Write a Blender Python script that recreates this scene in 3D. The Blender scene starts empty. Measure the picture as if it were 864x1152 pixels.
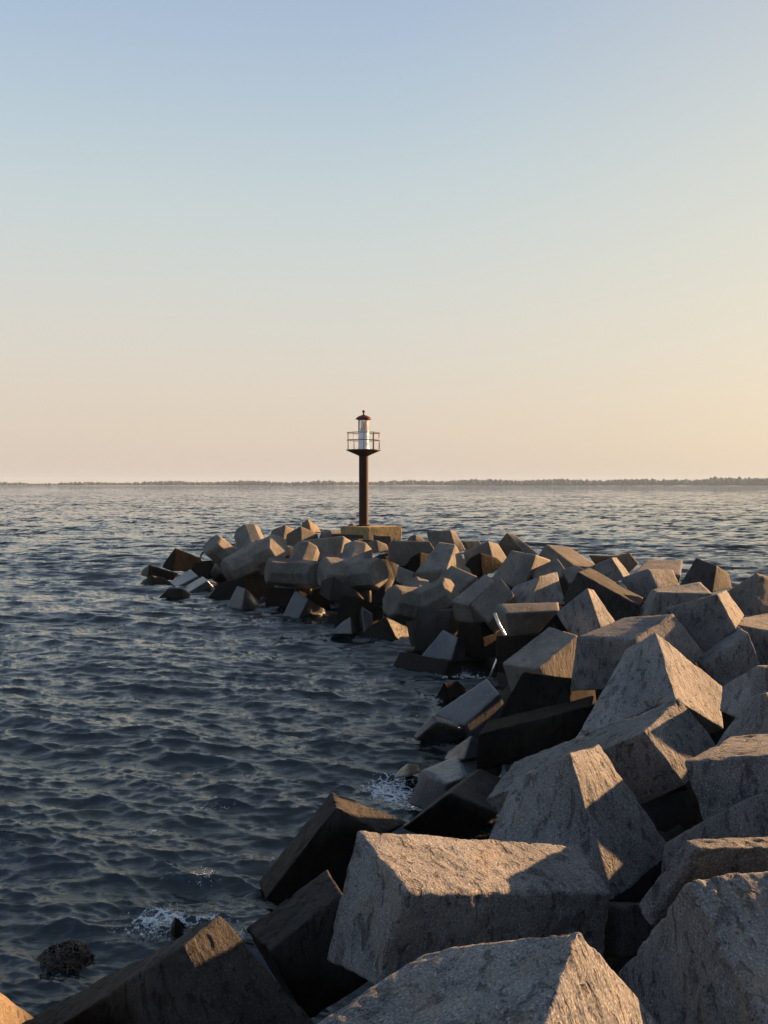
import bpy, math, random
import numpy as np
from mathutils import Vector, Matrix

sc = bpy.context.scene
col = sc.collection
random.seed(7)
R = math.radians

# ---------------------------------------------------------------- camera
F = 1000.0; HZ = 544.5; CZ = 4.5
cam_d = bpy.data.cameras.new("camera"); cam = bpy.data.objects.new("camera", cam_d); col.objects.link(cam)
cam_d.sensor_fit = 'VERTICAL'; cam_d.sensor_height = 24.0; cam_d.lens = 24.0*F/1152.0
cam_d.clip_start = 0.05; cam_d.clip_end = 20000
pitch = math.atan((576-HZ)/F)
cam.location = (0, 0, CZ); cam.rotation_euler = (math.pi/2-pitch, 0, 0)
sc.camera = cam
sc.render.resolution_x = 768; sc.render.resolution_y = 1024

# ---------------------------------------------------------------- sky, sun, exposure
SUN_AZ = 58.5      # degrees to the right of the view direction
SUN_EL = 16.0
SKY_BACK = (.90, 1.05, 1.28)
SKY_GAIN = 2.45
S = Vector((math.sin(R(SUN_AZ))*math.cos(R(SUN_EL)), math.cos(R(SUN_AZ))*math.cos(R(SUN_EL)), math.sin(R(SUN_EL))))
w = bpy.data.worlds.new("World"); sc.world = w; w.use_nodes = True
nt = w.node_tree; nt.nodes.clear()
sky = nt.nodes.new('ShaderNodeTexSky'); sky.sky_type = 'NISHITA'; sky.sun_disc = False
sky.sun_elevation = R(SUN_EL); sky.sun_rotation = R(SUN_AZ)
sky.altitude = 0; sky.air_density = 1.0; sky.dust_density = 2.5; sky.ozone_density = 1.5
bg = nt.nodes.new('ShaderNodeBackground'); bg.inputs['Strength'].default_value = 0.10
wo = nt.nodes.new('ShaderNodeOutputWorld')
def N_(ty, **kw):
    n = nt.nodes.new(ty)
    for k_, v_ in kw.items(): setattr(n, k_, v_)
    return n
tcw = N_('ShaderNodeTexCoord'); sxw = N_('ShaderNodeSeparateXYZ'); nt.links.new(tcw.outputs['Generated'], sxw.inputs[0])
# evening air: hazy cream low down, pale blue higher up
rw = N_('ShaderNodeValToRGB'); rw.color_ramp.interpolation = 'B_SPLINE'
cr = rw.color_ramp
STOPS = [(0.0, (.65, .54, .46)), (.06, (.72, .595, .475)), (.14, (.71, .645, .545)), (.26, (.605, .66, .63)), (.38, (.475, .585, .65)), (.52, (.32, .425, .62)), (.75, (.33, .39, .47)), (1.0, (.28, .32, .38))]
cr.elements[0].position = STOPS[0][0]; cr.elements[0].color = (*STOPS[0][1], 1)
cr.elements[1].position = 1.0; cr.elements[1].color = (*STOPS[-1][1], 1)
for p_, c_ in STOPS[1:-1]:
    e_ = cr.elements.new(p_); e_.color = (*c_, 1)
nt.links.new(sxw.outputs['Z'], rw.inputs[0])
# brighter towards the sun, unseen sky behind the viewer tinted blue to fill shaded stone
dt = N_('ShaderNodeVectorMath', operation='DOT_PRODUCT'); nt.links.new(tcw.outputs['Generated'], dt.inputs[0]); dt.inputs[1].default_value = (math.sin(R(32)), math.cos(R(32)), 0)
mr_ = N_('ShaderNodeMapRange', interpolation_type='SMOOTHSTEP'); nt.links.new(dt.outputs['Value'], mr_.inputs['Value'])
mr_.inputs['From Min'].default_value = -.55; mr_.inputs['From Max'].default_value = .75; mr_.inputs['To Min'].default_value = 0.0; mr_.inputs['To Max'].default_value = 1.0
mt_ = N_('ShaderNodeMix', data_type='RGBA'); nt.links.new(mr_.outputs[0], mt_.inputs[0]); mt_.inputs[6].default_value = (*SKY_BACK, 1); mt_.inputs[7].default_value = (1, 1, 1, 1)
ds = N_('ShaderNodeVectorMath', operation='DOT_PRODUCT'); nt.links.new(tcw.outputs['Generated'], ds.inputs[0]); ds.inputs[1].default_value = (math.sin(R(60)), math.cos(R(60)), .10)
gl = N_('ShaderNodeMapRange', interpolation_type='SMOOTHSTEP'); nt.links.new(ds.outputs['Value'], gl.inputs['Value'])
gl.inputs['From Min'].default_value = .45; gl.inputs['From Max'].default_value = 1.05; gl.inputs['To Max'].default_value = .34
mg = N_('ShaderNodeMix', data_type='RGBA'); nt.links.new(gl.outputs[0], mg.inputs[0]); nt.links.new(rw.outputs[0], mg.inputs[6]); mg.inputs[7].default_value = (.91, .73, .42, 1)
sc1 = N_('ShaderNodeVectorMath', operation='MULTIPLY'); nt.links.new(mg.outputs[2], sc1.inputs[0]); nt.links.new(mt_.outputs[2], sc1.inputs[1])
sc2 = N_('ShaderNodeVectorMath', operation='SCALE'); nt.links.new(sc1.outputs[0], sc2.inputs[0]); sc2.inputs['Scale'].default_value = SKY_GAIN
sc3 = N_('ShaderNodeVectorMath', operation='SCALE'); nt.links.new(sky.outputs[0], sc3.inputs[0]); sc3.inputs['Scale'].default_value = .03
ad_ = N_('ShaderNodeVectorMath', operation='ADD'); nt.links.new(sc2.outputs[0], ad_.inputs[0]); nt.links.new(sc3.outputs[0], ad_.inputs[1])
skyout = ad_.outputs[0]

nt.links.new(skyout, bg.inputs['Color']); nt.links.new(bg.outputs[0], wo.inputs['Surface'])
ld = bpy.data.lights.new("sun", 'SUN'); ld.energy = 5.0; ld.angle = R(0.6); ld.color = (1.0, 0.57, 0.27)
sun = bpy.data.objects.new("sun", ld); col.objects.link(sun); sun.rotation_euler = S.to_track_quat('Z', 'Y').to_euler()
sc.view_settings.view_transform = 'Standard'; sc.view_settings.look = 'None'
sc.view_settings.gamma = 1.0; sc.view_settings.exposure = 2.0
sc.cycles.use_denoising = True
sc.cycles.max_bounces = 6; sc.cycles.volume_bounces = 0
sc.cycles.sample_clamp_indirect = 6.0

def ray(px, py):
    cp, sp = math.cos(pitch), math.sin(pitch)
    a = (px-432)/F; b = (576-py)/F
    return Vector((a, cp+b*sp, -sp+b*cp))
def at(px, py, D):
    r = ray(px, py); return Vector((0, 0, CZ)) + r*(D/r.y)

# ---------------------------------------------------------------- noise (numpy)
def _hash(i, j, k, s):
    n = (i*374761393 + j*668265263 + k*2147483647 + s*974634777) & 0xffffffff
    n = ((n ^ (n >> 13))*1274126177) & 0xffffffff
    n = ((n ^ (n >> 16))*2246822519) & 0xffffffff
    return ((n ^ (n >> 15)) & 0xffff)/32767.5-1.0
def vnoise(P, s=0):
    i = np.floor(P).astype(np.int64); f = P-i; f = f*f*f*(f*(f*6-15)+10)
    r = 0
    for a in (0, 1):
        for b in (0, 1):
            for c in (0, 1):
                wt = (f[:, 0] if a else 1-f[:, 0])*(f[:, 1] if b else 1-f[:, 1])*(f[:, 2] if c else 1-f[:, 2])
                r = r+wt*_hash(i[:, 0]+a, i[:, 1]+b, i[:, 2]+c, s)
    return r
ROT = np.array([[.36, .48, -.8], [-.8, .6, 0], [.48, .64, .6]])
def fbm(P, oct=4, s=0, g=.5):
    r = 0; a = 1.0; t = 0
    for o in range(oct):
        r = r+a*vnoise(P, s+o); t += a; a *= g; P = (P@ROT)*2.03+11.3
    return r/t

# ---------------------------------------------------------------- mesh helpers
def mesh_from(name, V, Fc, mats=(), smooth=True):
    me = bpy.data.meshes.new(name)
    V = np.asarray(V, dtype=np.float32)
    if isinstance(Fc, np.ndarray) and Fc.ndim == 2:
        m, k = Fc.shape
        me.vertices.add(len(V)); me.vertices.foreach_set('co', V.ravel())
        me.loops.add(m*k); me.loops.foreach_set('vertex_index', Fc.ravel().astype(np.int32))
        me.polygons.add(m); me.polygons.foreach_set('loop_start', np.arange(0, m*k, k, dtype=np.int32))
        me.update(calc_edges=True)
    else:
        me.from_pydata([tuple(map(float, v)) for v in V], [], Fc); me.update()
    if smooth: me.polygons.foreach_set('use_smooth', np.ones(len(me.polygons), dtype=bool))
    for m_ in mats: me.materials.append(m_)
    return me
def link(name, me, parent=None, loc=None):
    o = bpy.data.objects.new(name, me); col.objects.link(o)
    if parent: o.parent = parent
    if loc is not None: o.location = loc
    return o
def tag(o, label=None, cat=None, group=None, kind=None):
    if label: o['label'] = label
    if cat: o['category'] = cat
    if group: o['group'] = group
    if kind: o['kind'] = kind
    return o
def empty(name, loc):
    o = bpy.data.objects.new(name, None); col.objects.link(o); o.location = loc; o.empty_display_size = .3; return o
def lathe(prof, n=32, flat=False):
    V = []; Fc = []
    for (r, z) in prof:
        for i in range(n):
            a = 2*math.pi*i/n; V.append((r*math.cos(a), r*math.sin(a), z))
    for j in range(len(prof)-1):
        for i in range(n):
            Fc.append((j*n+i, j*n+(i+1) % n, (j+1)*n+(i+1) % n, (j+1)*n+i))
    Fc.append(tuple(range(n-1, -1, -1))); Fc.append(tuple(range((len(prof)-1)*n, len(prof)*n)))
    return V, Fc
def tube(path, r, n=8, closed=False):
    V = []; Fc = []; P = [Vector(p) for p in path]; m = len(P)
    rr = r if isinstance(r, (list, tuple)) else [r]*m
    for i, p in enumerate(P):
        t = (P[(i+1) % m]-P[i-1]) if closed else (P[min(i+1, m-1)]-P[max(i-1, 0)])
        t.normalize(); u = t.cross(Vector((0, 0, 1)))
        if u.length < .05: u = t.cross(Vector((1, 0, 0)))
        u.normalize(); v = t.cross(u)
        for k in range(n):
            a = 2*math.pi*k/n; V.append(p+(u*math.cos(a)+v*math.sin(a))*rr[i])
    for i in range(m if closed else m-1):
        for k in range(n):
            Fc.append((i*n+k, ((i+1) % m)*n+k, ((i+1) % m)*n+(k+1) % n, i*n+(k+1) % n))
    if not closed: Fc.append(tuple(range(n))); Fc.append(tuple(range(m*n-1, (m-1)*n-1, -1)))
    return V, Fc

# ---------------------------------------------------------------- materials
class NT:
    def __init__(s, name):
        s.m = bpy.data.materials.new(name); s.m.use_nodes = True; s.t = s.m.node_tree; s.n = s.t.nodes
        s.b = s.n['Principled BSDF']; s.o = s.n['Material Output']
    def new(s, ty, **kw):
        n = s.n.new(ty)
        for k, v in kw.items(): setattr(n, k, v)
        return n
    def set(s, sock, v):
        if isinstance(v, bpy.types.NodeSocket): s.t.links.new(v, sock)
        else: sock.default_value = v
    def math(s, op, a, b=0.0, c=None, clamp=False):
        n = s.new('ShaderNodeMath', operation=op, use_clamp=clamp); s.set(n.inputs[0], a); s.set(n.inputs[1], b)
        if c is not None: s.set(n.inputs[2], c)
        return n.outputs[0]
    def ramp(s, f, lo, hi, a=0.0, b=1.0):
        n = s.new('ShaderNodeMapRange'); s.set(n.inputs['Value'], f)
        n.inputs['From Min'].default_value = lo; n.inputs['From Max'].default_value = hi
        n.inputs['To Min'].default_value = a; n.inputs['To Max'].default_value = b
        return n.outputs['Result']
    def mix(s, f, a, b, blend='MIX'):
        n = s.new('ShaderNodeMix', data_type='RGBA', blend_type=blend); s.set(n.inputs['Factor'], f)
        s.set(n.inputs['A'] if False else n.inputs[6], a); s.set(n.inputs[7], b); return n.outputs[2]
    def noise(s, vec, scale, detail=4, rough=.55, dist=0.0):
        n = s.new('ShaderNodeTexNoise'); s.set(n.inputs['Vector'], vec); n.inputs['Scale'].default_value = scale
        n.inputs['Detail'].default_value = detail; n.inputs['Roughness'].default_value = rough; n.inputs['Distortion'].default_value = dist
        return n.outputs['Fac']
    def voro(s, vec, scale, feature='F1', rnd=1.0):
        n = s.new('ShaderNodeTexVoronoi', feature=feature); s.set(n.inputs['Vector'], vec); n.inputs['Scale'].default_value = scale
        n.inputs['Randomness'].default_value = rnd; return n.outputs['Distance']
    def mapping(s, vec, scale=(1, 1, 1), rot=(0, 0, 0), loc=(0, 0, 0)):
        n = s.new('ShaderNodeMapping'); s.set(n.inputs['Vector'], vec); s.set(n.inputs['Scale'], scale)
        n.inputs['Rotation'].default_value = rot; n.inputs['Location'].default_value = loc; return n.outputs[0]
    def bump(s, h, strength, dist, prev=None):
        n = s.new('ShaderNodeBump'); n.inputs['Strength'].default_value = strength; n.inputs['Distance'].default_value = dist
        s.set(n.inputs['Height'], h)
        if prev is not None: s.set(n.inputs['Normal'], prev)
        return n.outputs[0]
def C4(r, g, b): return (r, g, b, 1)

def stone(name, dark, light, rough=.85, pit=1.0, streak=.5, wet_z=.55, algae_shade=(.004, .004, .0035), speck=.6, wet=0.0, scale=1.0, stain=0.5):
    t = NT(name)
    tc = t.new('ShaderNodeTexCoord'); oi = t.new('ShaderNodeObjectInfo')
    off = t.math('MULTIPLY', oi.outputs['Random'], 37.0)
    ad = t.new('ShaderNodeVectorMath', operation='ADD'); t.set(ad.inputs[0], tc.outputs['Object'])
    cx = t.new('ShaderNodeCombineXYZ'); t.set(cx.inputs[0], off); t.set(cx.inputs[1], off); t.set(ad.inputs[1], cx.outputs[0])
    v = ad.outputs[0]
    sv = t.mapping(v, scale=(1.0, 1.0, .38), rot=(.5, .45, .3))
    big = t.noise(v, 1.6*scale, 5, .6, .4)
    med = t.noise(sv, 7*scale, 7, .68, .3)
    fine = t.noise(sv, 38*scale, 6, .7)
    c = t.mix(t.ramp(big, .32, .68), C4(*dark), C4(*light))
    c = t.mix(t.ramp(med, .3, .72, 0, 1), t.mix(.45, c, C4(*[d*.45 for d in dark])), c)
    # mineral grains
    g1 = t.voro(sv, 55*scale); g2 = t.noise(v, 95*scale, 2, .5)
    grain = t.ramp(g2, .56, .68)
    c = t.mix(t.math('MULTIPLY', grain, speck), c, t.mix(.5, C4(*[min(.6, l*2.2) for l in light]), c))
    dk = t.ramp(g2, .42, .33)
    c = t.mix(t.math('MULTIPLY', dk, speck), c, C4(*[d*.3 for d in dark]))
    # dark pits
    pits_n = t.noise(sv, 13*scale, 4, .6, .6)
    pits = t.ramp(pits_n, .44, .35)
    c = t.mix(t.math('MULTIPLY', pits, .55*min(1, pit)), c, C4(*[d*.35 for d in dark]))
    # rusty/lichen stain
    st = t.ramp(t.noise(t.mapping(v, scale=(1, 1, .5)), 2.7, 5, .62, .8), .56, .72)
    c = t.mix(t.math('MULTIPLY', st, stain*.6), c, C4(light[0]*1.1, light[1]*.82, light[2]*.55))
    # object tone
    tone = t.ramp(oi.outputs['Random'], 0, 1, .68, 1.2)
    hs = t.new('ShaderNodeHueSaturation'); t.set(hs.inputs['Value'], tone); t.set(hs.inputs['Color'], c); c = hs.outputs[0]
    # tide line: algae and wet, plus shade low on the blocks, in the colour
    geo = t.new('ShaderNodeNewGeometry'); sx = t.new('ShaderNodeSeparateXYZ'); t.set(sx.inputs[0], geo.outputs['Position'])
    nz = t.noise(geo.outputs['Position'], 1.3, 5, .65)
    zz = t.math('ADD', sx.outputs['Z'], t.math('MULTIPLY', t.math('SUBTRACT', nz, .5), -1.3))
    wm = t.ramp(zz, wet_z+.35, wet_z-.15)
    wm = t.math('MAXIMUM', wm, wet)
    wcol = t.mix(t.ramp(med, .35, .65), C4(*algae_shade), C4(algae_shade[0]*2.6, algae_shade[1]*2.2, algae_shade[2]*2))
    if wet < .5: c = t.mix(wm, c, wcol)
    if name == 'algae_shade_stone': wm = t.math('MULTIPLY', wm, .15)
    t.set(t.b.inputs['Base Color'], c)
    rg = t.math('ADD', t.math('MULTIPLY', t.math('SUBTRACT', fine, .5), .3), rough)
    rgw = t.math('ADD', t.math('MULTIPLY', med, .22 if wet > .5 else .35), .06 if wet > .5 else .30)
    mr = t.new('ShaderNodeMix', data_type='FLOAT'); t.set(mr.inputs[0], wm); t.set(mr.inputs[2], rg); t.set(mr.inputs[3], rgw)
    t.set(t.b.inputs['Roughness'], mr.outputs[0]); t.b.inputs['Specular IOR Level'].default_value = (.5 if wet > .5 else (.03 if name == 'algae_shade_stone' else (.12 if dark[0] < .03 else .22)))
    h = t.math('ADD', t.math('MULTIPLY', med, .9), t.math('MULTIPLY', fine, .35))
    b1 = t.bump(h, .75*pit, .035)
    b2 = t.bump(t.math('MULTIPLY', pits, -1.0), .7*pit, .02, b1)
    b3 = t.bump(g1, .35*pit, .008, b2)
    t.set(t.b.inputs['Normal'], b3)
    return t.m
M = {}
M['rough'] = stone('rough_granite', (.085, .088, .092), (.20, .198, .192), pit=1.25, speck=.8, stain=.75)
M['tan'] = stone('tan_stone', (.13, .10, .07), (.24, .19, .13), pit=1.0)
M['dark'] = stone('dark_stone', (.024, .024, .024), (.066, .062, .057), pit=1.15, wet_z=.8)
M['algae_shade'] = stone('algae_shade_stone', (.006, .0055, .005), (.019, .017, .013), pit=1.1, wet_z=1.0, rough=.7)  # algae stain plus shade on the low tip blocks put into the colour
M['smooth'] = stone('cast_concrete', (.072, .070, .064), (.182, .168, .143), pit=.6, speck=.5, scale=.8, wet_z=.65, stain=.8)
M['wet'] = stone('wet_stone', (.03, .033, .036), (.075, .08, .085), pit=.45, wet=1.0, streak=1, scale=.7)
M['tanwet'] = stone('wet_tan_stone', (.16, .13, .09), (.28, .23, .16), pit=.6, wet=.8)
M['platform'] = stone('platform_concrete', (.24, .17, .08), (.42, .30, .14), pit=1.0, speck=.3, wet_z=-5)  # rusty tone, yellowed further with golden sunlight put into the colour
M['rubble'] = stone('rubble', (.005, .005, .005), (.015, .014, .013), pit=1.2, wet_z=.6)  # near-black: shade between the blocks put into the colour

def paint(name, c, rough=.5, metal=0.0, rust=0.0, rustc=(.09, .03, .012)):
    t = NT(name); tc = t.new('ShaderNodeTexCoord')
    n = t.noise(t.mapping(tc.outputs['Object'], scale=(1, 1, .4)), 5, 6, .65, .3)
    n2 = t.noise(tc.outputs['Object'], 22, 5, .6)
    c_ = t.mix(t.ramp(n, .3, .7), C4(*[x*.75 for x in c]), C4(*c))
    if rust: c_ = t.mix(t.math('MULTIPLY', t.ramp(t.math('ADD', n, t.math('MULTIPLY', n2, .3)), .62, .74), rust), c_, C4(*rustc))
    t.set(t.b.inputs['Base Color'], c_); t.b.inputs['Metallic'].default_value = metal
    t.set(t.b.inputs['Roughness'], t.math('ADD', t.math('MULTIPLY', n2, .3), rough-.15))
    t.b.inputs['Specular IOR Level'].default_value = .25
    t.set(t.b.inputs['Normal'], t.bump(n2, .15, .01)); return t.m
M['red'] = paint('red_brown_paint', (.026, .006, .005), .75, 0, .5, (.03, .010, .006))
M['roof'] = paint('dark_red_paint', (.085, .010, .009), .55)
M['black'] = paint('black_paint', (.022, .012, .010), .6, 0, .5)
M['white'] = paint('white_paint', (.80, .80, .84), .6, 0, .0)
M['rail'] = paint('rusty_rail', (.10, .075, .06), .6, 0, .6)
M['rail_white'] = paint('galvanised_rail', (.5, .46, .42), .5, .2, .4)
M['steel'] = paint('bare_steel', (.5, .5, .5), .3, .9, .1)
M['lampm'] = paint('lamp_brass', (.30, .14, .07), .4, .3)
t = NT('lantern_glass'); t.b.inputs['Base Color'].default_value = C4(.92, .95, .96); t.b.inputs['Roughness'].default_value = .12
t.b.inputs['Transmission Weight'].default_value = .72; t.b.inputs['IOR'].default_value = 1.12; M['glass'] = t.m

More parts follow.
